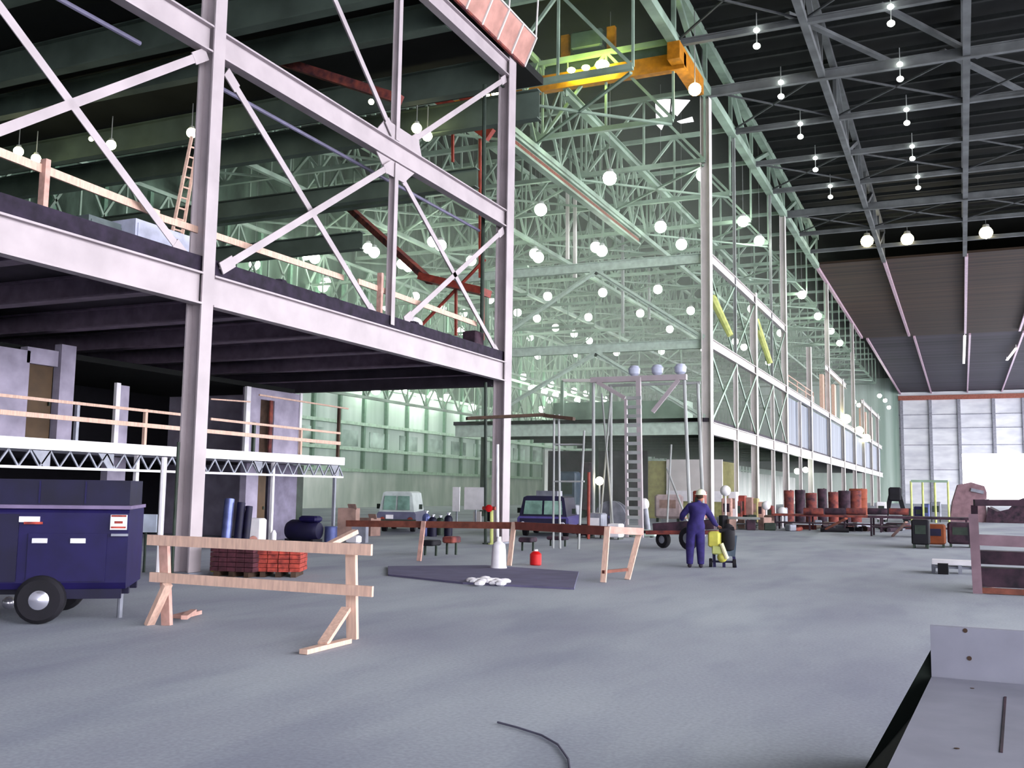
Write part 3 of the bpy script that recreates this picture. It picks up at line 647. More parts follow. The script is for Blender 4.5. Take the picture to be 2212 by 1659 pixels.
# ---- navy towed compressor
A = az(270, 1279, .38); Bq = az(5, 1252, .38); A.z = Bq.z = 0
rr_ = ray(302, 1260); rr_.z = 0; rr_.normalize(); cn = (rr_*(A.x**2+A.y**2)**.5+rr_*1.42-A).normalized(); cu = V(-cn.y, cn.x, 0)
if cu.x > 0: cu = -cu
base = A.copy(); CL, CW = 3.3, 1.45
def cp(l, w, z): return base+cu*l+cn*w+V(0, 0, z)
t = thing('towed_compressor', 'dark navy towed compressor with twin decals standing at the left edge', 'compressor', cp(CL/2, CW/2, 0))
def cbx(l0, l1, w0, w1, z0, z1, mb=None, b=0):
    mb = mb or MB(); return mb.prism([cp(l0, w0, z0), cp(l1, w0, z0), cp(l1, w1, z0), cp(l0, w1, z0)], (0, 0, z1-z0))
mb = MB().prism([cp(0, .03, .42), cp(0, 0, .5), cp(0, 0, 1.38), cp(0, .05, 1.47), cp(0, CW-.05, 1.47), cp(0, CW, 1.38), cp(0, CW, .42)], cu*CL)
mb.build('body', navy, t)
cbx(.02, CL, .12, CW-.12, 1.47, 1.80).build('engine_hood', navyd, t)
cbx(-.02, CL, -.02, CW+.02, 1.43, 1.475).build('top_trim', mat('dull_lilac_trim', (110, 96, 128), .5), t)
cbx(.25, 1.18, -.025, 0, .52, 1.12).build('door', navy, t); cbx(1.3, 2.6, -.025, 0, .52, 1.36).build('door', navyd, t)
for l0 in (.95, .5): cbx(l0, l0+.18, -.05, -.02, 1.0, 1.06).build('latch', chrome, t)
cbx(.05, 1.2, .0, .05, .3, .42).build('sill', navyd, t)
cbx(.02, .22, -.03, 0, 1.17, 1.36).build('decal', whitep, t)
for z in (1.19, 1.335): cbx(.03, .21, -.036, -.03, z, z+.022).build('decal_stripe', redb, t)
cbx(.07, .17, -.036, -.03, 1.25, 1.28).build('decal_stripe', redb, t)
cbx(1.06, 1.3, -.03, 0, 1.26, 1.33).build('decal', whitep, t); cbx(1.02, 1.24, -.036, -.03, 1.235, 1.265).build('decal_stripe', redb, t)
cbx(.0, .2, -.05, -.0, 1.09, 1.12).build('handle', greyp, t)
for l in (.55, 1.1, 1.7, 2.3): cbx(l, l+.02, .11, .12, 1.5, 1.78).build('hood_seam', navy, t)
MB().tube(cp(1.85, .1, 1.47), cp(1.9, .1, 1.62), .03, 8).build('exhaust_pipe', greyp, t)
WR = .3
wl0 = az(118, 1328); wc = V(wl0.x, wl0.y, WR)
lw = (wc-base).dot(cu)
for l, w, s_ in ((lw, -.02, -1), (lw, CW-.1, 1)):
    c = cp(l, w, WR); ax_ = cn
    wt = MB().lathe(c-ax_*.11, [(.15, 0), (.25, -.0), (.295, .04), (.3, .11), (.295, .18), (.25, .22), (.15, .22)], 24, ax_).build('wheel', rubber, t, True)
    MB().lathe(c-ax_*.13, [(.02, -.02), (.1, -.0), (.13, .03), (.175, .04), (.175, .1)], 20, ax_).build('hubcap', chrome, wt, True)
MB().tube(cp(lw, 0, WR), cp(lw, CW, WR), .04).build('axle', navyd, t)
cbx(0, CL, .3, .4, .33, .42).build('chassis_rail', navyd, t); cbx(0, CL, CW-.4, CW-.3, .33, .42).build('chassis_rail', navyd, t)
MB().bar(cp(CL, CW/2, .38), cp(CL+1.2, CW/2, .3), .1, .1).build('tow_bar', navyd, t)
MB().tube(cp(CL+1.1, CW/2, .3), cp(CL+1.1, CW/2, 0), .04).build('jockey_post', greyp, t)
MB().tube(cp(.12, .5, .4), cp(.12, .5, 0), .035).build('rear_prop', greyp, t)
p = az(18, 1318, 0); o = MB().ball((p.x, p.y, .1), .09, 10, 6).build('metal_float', chrome, None, True); tag(o, 'small shiny round fitting on the floor at the left edge', 'fitting')

# ---- first column extras
o = MB().tube((XC-.55, 15.1, 0), (XC-.55, 15.1, 2.3), .06).tube((XC-.55, 15.1, 0), (XC-.55, 15.1, .05), .14).build('standpipe', whitep); tag(o, 'slim white standpipe beside the foot of the pale column', 'pipe')
o = MB().tube((XC-.25, 15.15, 0), (XC-.25, 15.15, 2.6), .03).build('downpipe', darkst); tag(o, 'dark thin pipe up the side of the pale column', 'pipe')
p = az(463, 1235); o = MB().lathe(p, [(.08, 0), (.08, .3), (.05, .34), (.03, .42)], 10).build('yellow_canister', yellow); tag(o, 'small yellow canister at the right foot of the pale column', 'canister')
p = az(356, 1240); p.x -= .6
o = MB().cbox((p.x, p.y, .98), (.42, .05, .28), .4).build('board', whitep); t = thing('notice_stand', 'small white blank board on a stand, between compressor and column', 'sign', (p.x, p.y, 0)); 
bpy.data.objects.remove(o); MB().cbox((p.x, p.y, .98), (.5, .04, .36), .4).build('board', mat('bluish_white_board', (196, 204, 222), .5), t); MB().tube((p.x, p.y+.05, 0), (p.x, p.y+.05, 1.0), .025).build('stand', darkst, t)

# ---- two-storey office block under the deck
XW = -19.3; XI = -20.9
y_end = az(722, 1165).y
t = thing('office_walkway', 'white-edged upper walkway slab of the unfinished office block under the deck', 'walkway', (-20.2, 20, 2.5))
MB().box((XI-.2, 8, 2.52), (XW, y_end+.1, 2.78)).build('slab', whitep, t)
MB().box((XW-.06, 8, 2.08), (XW, y_end+.05, 2.14)).build('joist_chord', whitep, t)
mb = MB(); y = 8.2; k = 0
while y < y_end-.2:
    mb.bar((XW-.03, y, 2.12 if k % 2 else 2.5), (XW-.03, y+.28, 2.5 if k % 2 else 2.12), .04, .04, (1, 0, 0)); y += .28; k += 1
mb.build('joist_web', greyp, t)
for Y in (11.3, 16.6, 18.5, 24.3, y_end-.2): MB().prism([(XW-.05, Y-.5, 2.5), (XW-.05, Y+.0, 2.5), (XW-.05, Y, 2.1), (XW-.05, Y-.15, 2.1)], (.04, 0, 0)).build('joist_end_plate', greyp, t)
t = thing('walkway_railing', 'orange-toned timber railing along the office walkway', 'railing', (XW, 20, 2.78))
for (xa, ya_, xb, yb_, w) in ((-40, 886, 735, 958, .11), (-40, 849, 395, 896, .07), (455, 905, 735, 936, .07), (560, 853, 752, 883, .05), (455, 862, 540, 868, .04)):
    a, b = ax(xa, ya_, XW), ax(xb, yb_, XW); MB().bar(a, b, .045, w).build('rail', wood, t)
for x, m, top in ((168, greyp, 868), (315, wood, 884), (549, darkst, 912), (650, wood, 925), (733, woodd, 880)):
    a = ax(x, top, XW-.05); MB().bar((XW-.05, a.y, 2.78), a, .08, .09, (1, 0, 0)).build('post', m, t)
def wseg(x0, x1, z0, z1, label, m=cmu, X=XI, th=.25, name='block_wall', ypx=1000, cat='wall'):
    a, b = ax(x0, ypx, X).y, ax(x1, ypx, X).y
    o = MB().box((X-th, a, z0), (X, b, z1)).build(name, m); return tag(o, label, cat)
wseg(-60, 50, 2.78, 5.0, 'pale block wall of the upper office floor at the left edge')
wseg(118, 150, 2.78, 5.3, 'narrow pale block pier on the upper office floor right of the brown door')
tag(MB().box((XI-.25, ax(50, 900, XI).y, 4.7), (XI, ax(118, 900, XI).y, 5.1)).build('lintel', cmu), 'grey lintel over the brown upper door', 'lintel')
t = thing('brown_door', 'dark brown boarded doorway on the upper office floor near the left edge', 'door', (XI-.15, ax(84, 900, XI).y, 2.78)); MB().box((XI-.2, ax(51, 900, XI).y, 2.78), (XI-.15, ax(117, 900, XI).y, 4.7)).build('panel', doorbr, t); MB().box((XI-.15, ax(110, 900, XI).y, 3.7), (XI-.1, ax(113, 900, XI).y, 3.8)).build('handle', darkst, t)
wseg(243, 252, 2.78, 4.5, 'bright white door post on the upper office floor', whitep, XI+.05, .1)
wseg(252, 271, 2.78, 4.45, 'grey pier beside the bright white post on the upper office floor')
wseg(527, 536, 2.78, 4.95, 'bright left edge post of the upper end wall', whitep, XI+.05, .1)
a, b = ax(536, 900, XI).y, ax(562, 900, XI).y; c, d = ax(592, 900, XI).y, ax(650, 900, XI).y
t = thing('end_wall', 'light grey upper end wall of the office block with a narrow dark doorway', 'wall', (XI, (a+d)/2, 2.78))
MB().box((XI-.25, a, 2.78), (XI, b, 4.95)).box((XI-.25, c, 2.78), (XI, d, 4.95)).box((XI-.25, b, 4.6), (XI, c, 4.95)).build('wall', cmu, t)
MB().box((XI-.2, b, 2.78), (XI-.14, c, 4.6)).build('door', woodd, t); MB().box((XI-.02, c-.25, 2.78), (XI+.03, c-.1, 4.6)).build('door_frame', rust, t); MB().box((XI, d-.12, 2.78), (XI+.05, d, 5.0)).build('corner_strip', whitep, t)
struct(MB().box((-27, 6, 5.0), (XI-.3, d, 5.15)).build('ceiling_office', dark))
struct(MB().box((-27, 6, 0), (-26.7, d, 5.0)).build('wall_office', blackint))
struct(MB().box((-27, d-.2, 0), (XI-.26, d, 5.0)).build('wall_office_side', cmu))
struct(MB().box((-27, 6, 2.5), (XI-.25, d, 2.78)).build('floor_office', soff))
wseg(233, 272, 0, 2.5, 'dim pier behind the compressor on the ground floor', cmu, XI-.6)
for x, lab, w in ((292, 'short bright post over the compressor under the walkway', .1), (588, 'slim white post under the walkway right of the brown ground door', .09), (722, 'end post of the walkway beside the cardboard boxes', .09)):
    a = ax(x, 1060, XW-.15); o = MB().bar((XW-.15, a.y, 0), (XW-.15, a.y, 2.5), w, w, (1, 0, 0)).build('walkway_post', whitep if x < 700 else greyp); tag(o, lab, 'post')
wseg(530, 556, 0, 2.5, 'light grey ground floor wall beside the brown door', cmu, XI, ypx=1080)
t = thing('brown_door', 'brown doorway on the ground floor behind the white heater', 'door', (XI-.1, ax(566, 1080, XI).y, 0)); MB().box((XI-.15, ax(556, 1080, XI).y, 0), (XI-.1, ax(578, 1080, XI).y, 2.2)).build('panel', doorbr, t); MB().box((XI-.1, ax(573, 1080, XI).y, 1), (XI-.06, ax(575, 1080, XI).y, 1.1)).build('handle', darkst, t)
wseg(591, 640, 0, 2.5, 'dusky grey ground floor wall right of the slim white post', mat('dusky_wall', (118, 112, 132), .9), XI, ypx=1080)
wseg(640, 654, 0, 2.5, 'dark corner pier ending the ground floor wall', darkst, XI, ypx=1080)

# ---- things behind the barricade
def stack(name, label, cat, m, p, w, d, h, nlay, rz=0, gap=.012, lean=0):
    t = thing(name, label, cat, p)
    return t
p = az(522, 1243); p2 = az(600, 1243)
pd = thing('brick_stack', 'dark red stack of bricks just right of the pale column foot', 'bricks', p)
def bricks(t, p, w, d, h, m, rz, rows, colsn, jit=0):
    mb = MB(); R = Matrix.Rotation(rz, 3, 'Z')
    for r in range(rows):
        for c in range(colsn):
            x = -w/2+w*(c+.5)/colsn; z = .1+h*(r+.5)/rows
            mb.cbox(Vector(p)+R@V(x, random.uniform(-jit, jit), z), (w/colsn*.93, d, h/rows*.88), rz)
    mb.build('brick_layers', m, t); 
    mm = MB()
    for x in (-w*.35, 0, w*.35): mm.cbox(Vector(p)+R@V(x, 0, .05), (.1, d, .1), rz)
    mm.build('pallet', woodd, t)
bricks(pd, p, .95, .8, .55, brickd, .15, 6, 5)
pe = thing('brick_stack', 'bright red stack of bricks on a pallet beneath the barricade top rail', 'bricks', p2)
bricks(pe, p2+V(.1, 0, 0), .85, .8, .5, redb, .45, 6, 4, .03)
# sheet metal rolls
for i, (x, w) in enumerate(((470, 22), (496, 18), (513, 16))):
    p = az(x, 1188); q = ay(x, 1078 + i*8, p.y); o = MB().tube(V(p.x, p.y+.3, 0), V(q.x, p.y+.5, q.z), w*mpp(p)/2, 14).build('metal_roll', bluem if i == 0 else navyd, None, True)
    tag(o, ['shiny bluish upright metal roll', 'middle dark blue upright roll', 'right dark blue upright roll'][i]+' standing behind the brick stacks', 'roll')
p = az(552, 1180); t = thing('site_heater', 'white box heater with a spout behind the brick stacks', 'heater', p); k = mpp(p)
MB().bevbox((p.x, p.y, .42), (34*k, .5, .8), .05, .3).build('casing', whitep, t); MB().prism([V(p.x-.22, p.y-.2, .75), V(p.x-.42, p.y-.2, .1), V(p.x-.3, p.y-.2, .1)], (0, .12, 0)).build('side_flap', whitep, t); MB().tube(V(p.x+.15, p.y-.3, .2), V(p.x+.3, p.y-.5, .2), .12, 12).build('burner_tube', mortar, t)
p = az(590, 1178); o = MB().lathe(p, [(.09, 0), (.09, .35), (.04, .45)], 10).build('white_bottle', whitep, None, True); tag(o, 'small white bottle right of the white heater', 'bottle')
p = az(655, 1172); k = mpp(p); t = thing('air_tank', 'dark blue rounded tank lying before the grey ground floor wall', 'tank', p)
MB().lathe(p+V(-45*k, 0, .38), [(.02, 0), (.26, .06), (.34, .2), (.34, 84*k-.2), (.26, 84*k-.06), (.02, 84*k)], 16, (1, .12, 0)).build('tank', navyd, t, True)
for dx in (-.5, .5): MB().cbox(p+V(dx, 0, .06), (.08, .5, .12)).build('foot', rubber, t)
MB().bevbox(p+V(.25, 0, .75), (.7, .4, .2), .06).build('motor_cover', navy, t)
p = az(714, 1172); o = MB().lathe(p, [(.2, 0), (.21, .1), (.2, .45), (.21, .5), (.19, .52)], 14).build('bluish_drum', bluem, None, True); tag(o, 'small bluish drum at the foot of the walkway end post', 'drum')
# cardboard boxes
for i, (x, yb_, w, h, rz, m, lab) in enumerate(((752, 1160, 40, 62, .3, card, 'tall brown cardboard box leaning behind the barricade end'), (797, 1157, 38, 38, -.2, card, 'open brown box left of the grey van'), (777, 1172, 34, 46, .1, greyp, 'grey folded sheet leaning in front of the brown boxes'))):
    p = az(x, yb_); k = mpp(p); t = thing('storage_box', lab, 'box', p)
    MB().cbox(p+V(0, 0, h*k/2), (w*k, w*k*.8 if i < 2 else .2, h*k), rz).build('carton', m, t)
    if i < 2: MB().cbox(p+V(w*k*.4, -.2, h*k+.06), (w*k*.5, .03, .2), rz+.3, Matrix.Rotation(.5, 3, 'X')).build('flap', m, t)
p = az(760, 1172); o = MB().bevbox(p+V(.2, -.2, .12), (.45, .3, .24), .04).build('small_white_box', whitep); tag(o, 'small white box on the floor before the leaning grey sheet', 'box')

# ---- vehicles
def vehicle(name, label, cat, cx, yb_, wpx, hpx, m, mtop, lights=False, depth=4.4):
    p = az(cx, yb_); k = mpp(p); w, h = wpx*k, hpx*k
    f = V(fwd.x, fwd.y, 0).normalized(); d = p-EYE; d.z = 0; f = d.normalized(); f = (f+V(0.15, 0, 0)).normalized(); r = V(f.y, -f.x, 0)
    t = thing(name, label, cat, p)
    G = lambda x, y, z: p+r*x+f*y+V(0, 0, z)
    zb, zm = .28, h*.5
    def loft(prof, y0, y1):
        mb = MB(); mb.prism([G(a, y0, z) for a, z in prof], f*(y1-y0)); return mb
    loft([(-w/2, zb), (w/2, zb), (w/2, zm*.9), (w/2-.06, zm), (-w/2+.06, zm), (-w/2, zm*.9)], 0, depth).build('body', m, t)
    s = .82
    mb = MB(); a = [(-w/2+.07, zm), (w/2-.07, zm), (w/2-.2, h-.06), (w/2-.32, h), (-w/2+.32, h), (-w/2+.2, h-.06)]
    vs = [G(x, 0.02+ (z-zm)*.25, z) for x, z in a]+[G(x, depth-.9, z) for x, z in a]; n = 6
    mb.add(vs, [tuple(range(n))[::-1], tuple(range(n, 2*n))]+[(i, (i+1)%n, n+(i+1)%n, n+i) for i in range(n)]); mb.build('cabin', mtop, t)
    z0, z1 = zm+.08, h-.18; o0, o1 = (z0-zm)*.25-.03, (z1-zm)*.25-.03
    for sx in (-1, 1):
        xa, xb = sx*.04, sx*(w/2-.24)
        MB().prism([G(xa, o0, z0), G(xb, o0, z0), G(xb*.93, o1, z1), G(xa, o1, z1)], f*.03).build('window', glass, t)
    MB().prism([G(-w/2-.02, -.08, zb+.1), G(w/2+.02, -.08, zb+.1), G(w/2+.02, -.08, zb+.24), G(-w/2-.02, -.08, zb+.24)], f*.1).build('bumper', darkst, t)
    for sx in (-1, 1):
        for y in (.8, depth-.9):
            c = G(sx*(w/2-.2), y, .31); wt = MB().lathe(c-r*.1, [(.17, 0), (.3, .01), (.31, .1), (.3, .2), (.17, .2)], 16, r).build('wheel', rubber, t, True)
        MB().lathe(G(sx*(w/2-.22), -.03, zm*.62), [(.02, -.03), (.1, -.02), (.11, 0), (.11, .05)], 12, f).build('headlamp' if lights else 'tail_lamp', chrome if lights else redp, t, True)
        MB().prism([G(sx*(w/2+.02), .9, zm+.1), G(sx*(w/2+.16), .9, zm+.1), G(sx*(w/2+.16), .9, zm+.3), G(sx*(w/2+.02), .9, zm+.3)], f*.04).build('mirror', darkst, t)
    MB().prism([G(-.42, -.04, zm-.28), G(-.12, -.04, zm-.28), G(-.12, -.04, zm-.12), G(-.42, -.04, zm-.12)], f*.03).build('number_plate', whitep, t)
    return t, G, w, h, zm
vehicle('van', 'grey van with a pale roof parked beyond the boxes, left of the centre column', 'van', 855, 1150, 84, 88, mat('dark_grey_van_paint', (88, 88, 112), .5), mat('pale_van_roof', (168, 176, 176), .5))
t, G, w, h, zm = vehicle('truck', 'dark navy truck facing the camera just right of the centre column', 'truck', 1172, 1160, 112, 88, mat('lilac_navy_body', (70, 62, 122), .4), navyd, True)
MB().prism([G(-w/2+.1, -.05, zm*.62), G(w/2-.1, -.05, zm*.62), G(w/2-.1, -.05, zm*.9), G(-w/2+.1, -.05, zm*.9)], V(0, .03, 0)).build('grille', navyd, t)
MB().cbox(G(.1, 1.0, h+.1), (.9, .5, .2)).build('roof_load', greyp, t)

# ---- gas cylinders, boards
for i, (x, y0, y1, m) in enumerate(((920, 1098, 1152, bluem), (934, 1106, 1153, navyd), (968, 1102, 1153, navyd), (950, 1108, 1150, darkst))):
    p = az(x, y1+6); k = mpp(p); h = (y1-y0)*k; r = .16
    t = thing('gas_cylinder', ['pale blue gas cylinder leftmost in the upright row beyond the plank barricade', 'dark gas cylinder beside the pale blue one', 'dark gas cylinder standing rightmost and alone in the row', 'short dark green gas cylinder between the two dark ones'][i], 'gas cylinder', p)
    MB().lathe(p, [(r, 0), (r, h*.75), (r*.8, h*.84), (r*.35, h*.9)], 14).build('tank', m, t, True); MB().lathe(p+V(0, 0, h*.9), [(.05, 0), (.05, h*.06), (.09, h*.07), (.09, h*.1)], 8).build('valve', chrome, t)
for i, (x, w, y0, y1, m) in enumerate(((985, 14, 1052, 1105, whitep), (1020, 46, 1052, 1102, whitep), (1018, 16, 1105, 1130, whitefar), (1045, 30, 1105, 1128, blackint))):
    p = az(x, 1150, 0); p = p+V(-1.5, 4, 0); k = mpp(p); a = ay(x-w/2, y0, p.y); b = ay(x+w/2, y1, p.y)
    t = thing('display_board', ['narrow white panel standing left of the wide white panel', 'wide white panel standing left of the centre column', 'small white panel below the wide white one', 'small black panel beside the centre column foot'][i], 'panel', (a.x, p.y, 0))
    MB().box((a.x, p.y+i*.3, b.z), (b.x, p.y+.05+i*.3, a.z)).build('sheet', m, t); MB().bar(((a.x+b.x)/2, p.y+.1+i*.3, 0), ((a.x+b.x)/2, p.y+.1+i*.3, a.z), .06, .06, (0, 1, 0)).build('prop', greyp, t)

# ---- centre column piping
for x, y0, y1, m, r, lab in ((1049, 826, 1170, darkst, .055, 'tall dark pipe standing left of the centre column'), (1062, 1100, 1168, yelg, .06, 'short pale yellow pipe beside the centre column foot'), (1075, 960, 1175, whitep, .05, 'slim white pipe against the centre column')):
    p = ay(x, y1, 29.3); a = ay(x, y0, 29.3); o = MB().tube((p.x, 29.3, 0), (a.x, 29.3, a.z), r, 8).tube((p.x, 29.3, 0), (p.x, 29.3, .04), r*2, 8).build('pipe', m); tag(o, lab, 'pipe')
a = ay(1055, 190, 29.9); b = ay(1049, 745, 29.9)
o = MB().tube((a.x, 29.6, a.z), (b.x, 29.6, 6.4), .07).build('pipe', darkst); tag(o, 'long dark vertical pipe beside the centre column above the deck', 'pipe')
p = ay(1058, 1098, 29.1); t = thing('hose_valve', 'red hose valve on the pipes beside the centre column', 'valve', p); MB().lathe(p-V(0, .1, 0), [(.05, 0), (.12, .02), (.12, .06), (.05, .08)], 12, (0, 1, 0)).build('handwheel', redcan, t); MB().tube(p-V(.25, 0, 0), p+V(.2, 0, 0), .06).build('body', redp, t)

# ---- plank barricade with brown plank
P0, P1 = az(903, 1212), az(1300, 1258)
t = thing('plank_barricade', 'long barricade with a reddish brown plank on pale legs in the middle distance', 'barricade', (P0+P1)/2)
a = az(805, 1156, .82); b = az(1305, 1182, .82)
L_, M_, R_ = az(905, 1212), az(1100, 1222), az(1303, 1258)
tl, tm, tr_ = V(L_.x, L_.y+.25, .88), V(M_.x, M_.y+.3, .92), V(R_.x, R_.y+.3, .98)
ext = tl+(tl-tm).normalized()*2.3
MB().bar(ext, tm, .05, .16).build('plank', woodb, t); MB().bar(tm+V(0, -.03, 0), tr_, .05, .18).build('plank', mat('red_brown_plank', (132, 72, 62), .75), t)
for q, tp in ((L_, tl), (M_, tm), (R_, tr_)): MB().bar(q, tp+V(0, -.06, .08), .11, .05, (0, 1, 0)).build('leg', woodp if q is L_ else wood, t)
q2 = az(1355, 1252); MB().bar(q2, V(q2.x+.12, q2.y+.4, .9), .11, .05, (0, 1, 0)).build('leg', wood, t); MB().bar(tr_+V(0, 0, .02), V(q2.x+.2, q2.y+.4, .95), .05, .14).build('plank', woodp, t); MB().bar(R_+V(0, 0, .2), q2+V(0, 0, .2), .05, .06).build('brace', woodb, t)
# benches and clutter just behind the plank
for i, (x, yb_, w, h, m, lab, nm) in enumerate(((930, 1200, 32, 34, rubber, 'dark cart behind the left leg of the plank barricade', 'cart'), (975, 1198, 26, 40, rust, 'small rust-brown bench behind the plank barricade', 'bench'), (1140, 1190, 30, 30, rustd, 'dark low bench under the brown plank', 'bench'), (1205, 1180, 40, 22, rustd, 'dark beam stack behind the red canister', 'bench'))):
    p = az(x, yb_); k = mpp(p); t = thing(nm, lab, nm, p); W_, H_ = w*k, h*k
    MB().bevbox(p+V(0, 0, H_*.8), (W_, .5, H_*.35), .03).build('top', m, t)
    for sx in (-1, 1): MB().bar(p+V(sx*W_*.42, 0, 0), p+V(sx*W_*.42, 0, H_*.65), .05, .05, (0, 1, 0)).build('leg', darkst, t)
p = az(1157, 1221); k = mpp(p); t = thing('red_canister', 'bright red canister with a white cap on the floor under the brown plank', 'canister', p)
MB().lathe(p, [(.12, 0), (.14, .02), (.14, .26), (.1, .3), (.06, .33)], 14).build('tank', redcan, t, True); MB().lathe(p+V(0, 0, .33), [(.05, 0), (.05, .04)], 10).build('cap', whitep, t)
p = az(1077, 1230); t = thing('white_bag', 'tall white plastic-wrapped bundle beside the middle leg of the plank barricade', 'bundle', p)
MB().lathe(p, [(.2, 0), (.17, .1), (.16, .4), (.14, .55), (.06, .62), (.05, .72)], 14).build('wrap', whitep, t, True)
o = MB().add([az(832, 1222, .01), az(1050, 1222, .01), az(1250, 1236, .01), az(1255, 1272, .01), az(1130, 1266, .01), az(842, 1244, .01)], [(0, 1, 2, 3, 4, 5)]); o = MB().prism([az(838, 1226), az(1050, 1224), az(1250, 1238), az(1240, 1274), az(1000, 1262), az(838, 1244)], (0, 0, .035)).build('grey_sheet', sheetg); tag(o, 'dark lilac grey sheet lying flat on the floor before the plank barricade', 'sheet')
mb = MB()
for i in range(16):
    q = az(1015+i*5+random.uniform(-3, 3), 1262+random.uniform(-5, 5)); mb.ball((q.x, q.y, .05), .09+random.random()*.05, 7, 5, .5)
tag(mb.build('crumpled_rag', whitep, None, True), 'crumpled white rag on the near edge of the grey sheet', 'rag')

# ---- scaffold with ladder, lamps on top
S0 = az(1280, 1165); S1 = az(1490, 1165); S0.y = S1.y = 38.0
S0 = ay(1282, 1150, 38); S1 = ay(1492, 1150, 38); ztop = ay(1380, 818, 38).z
t = thing('scaffold_tower', 'pale open scaffold frame with three lamps on top before the far mezzanine', 'scaffold', ((S0.x+S1.x)/2, 38, 0))
A0 = ay(1282, 818, 38); A1 = ay(1478, 818, 38)
for q, a in ((S0, A0), (S1, A1)):
    for dy in (0, 2.2): MB().tube((q.x, 38+dy, 0), (a.x, 38+dy, ztop), .07, 8).build('upright', greyst, t)
MB().bar((A0.x-.1, 38, ztop), (A1.x+.1, 38, ztop), .22, .22).build('top_beam', white, t); MB().bar((A0.x-.1, 40.2, ztop), (A1.x+.1, 40.2, ztop), .1, .1).build('top_beam', greyst, t)
xa, xb = ay(1350, 860, 37.9), ay(1410, 890, 37.9)
MB().bar((A0.x+.2, 37.9, ztop-.1), (xa.x, 37.9, xa.z), .15, .12, (0, 1, 0)).build('diagonal', white, t); MB().bar((A1.x-.2, 37.9, ztop-.1), (xb.x, 37.9, xb.z), .15, .12, (0, 1, 0)).build('diagonal', white, t)
for x0, y0, x1, y1 in ((1300, 850, 1325, 1150), (1320, 850, 1295, 1150), (1440, 1010, 1490, 1140), (1450, 960, 1440, 1150)):
    MB().tube(ay(x0, y0, 39), ay(x1, y1, 39), .04, 6).build('guy_pole', greyst, t)
for i, x in enumerate((1370, 1420, 1470)):
    p = ay(x, 808, 38); MB().lathe(V(p.x, 38, ztop+.1), [(.1, 0), (.22, .1), (.25, .3), (.16, .42), (.02, .45)], 12).build('flood_lamp', mat('lilac_lamp_housing', (180, 184, 206), .4), t, True)
    MB().tube((p.x, 38, ztop), (p.x, 38, ztop+.15), .05).build('lamp_stem', greyst, t)
p0, p1 = ay(1355, 1140, 37.5), ay(1352, 862, 37.5); q0, q1 = ay(1385, 1140, 37.5), ay(1379, 815, 37.5)
t = thing('access_ladder', 'broad pale ladder fixed upright to the scaffold frame', 'ladder', (p0.x, 37.5, 0)); p0.z = q0.z = 0
MB().bar(p0, p1, .1, .14, (0, 1, 0)).build('rail', white, t); MB().bar(q0, q1, .18, .14, (0, 1, 0)).build('rail', white, t)
for i in range(17):
    z = .35+i*.36
    if z < p1.z: MB().box((p0.x, 37.42, z), (q0.x, 37.58, z+.13)).build('rung', greyst, t)
t = thing('pipe_rack', 'thin grey pipe frame left of the scaffold, holding a long plank', 'scaffold', ay(1200, 1150, 28.6)); 
for x0, x1, yt in ((1197, 1195, 895), (1207, 1210, 895), (1262, 1250, 930)):
    a = ay(x0, yt, 28.6); b = ay(x1, 1170, 28.6); MB().tube((a.x, 28.6, a.z), (b.x, 28.6, 0), .035, 6).build('upright', greyst, t)
for y in (960, 1040): a, b = ay(1195, y, 28.6), ay(1262, y, 28.6); MB().tube(a, b, .03, 6).build('crossbar', greyst, t)
b, c = ay(1175, 896, 28.5), ay(1240, 905, 28.6)
a = ay(1008, 904, 27.0); t = thing('long_plank', 'long thin dark brown plank crossing in front of the centre column', 'plank', b)
MB().bar(a, b, .3, .09).build('board', woodd, t); MB().bar(b-V(0, 0, .02), c, .3, .1).build('board_end', woodd, t)
o = MB().tube((a.x+.5, a.y+.1, 0), (a.x+.5, a.y+.1, a.z-.03), .03, 6); 
for i, (x, y0, y1, Y, m, lab) in enumerate(((1272, 1020, 1165, 35, redp, 'slim red upright pole between truck and scaffold'), (1215, 830, 880, 62, greyst, 'short frame post above the mezzanine front'))):
    if i: continue
    a = ay(x, y0, Y); o = MB().tube((a.x, Y, 0), (a.x, Y, a.z), .06, 8).build('pole', m); tag(o, lab, 'pole')
a, b = ay(1215, 822, 60.8), ay(1278, 822, 60.8); c = ay(1215, 880, 60.8)
t = thing('portal_frame', 'small pale portal frame on the mezzanine left of the scaffold top', 'frame', (a.x, 60.8, 6.36))
MB().bar((a.x, 60.8, 6.36), a, .2, .2, (0, 1, 0)).build('post', grn, t); MB().bar((b.x, 60.8, 6.36), b, .2, .2, (0, 1, 0)).build('post', grn, t); MB().bar(a, b, .2, .2).build('lintel', whitefar, t)
o = MB().box((ay(1195, 885, 62).x, 62, 6.36), (ay(1480, 885, 62).x, 64, ay(1300, 868, 62).z)).build('deck_box', grn); tag(o, 'long low green-grey box standing on the mezzanine behind the scaffold', 'box')

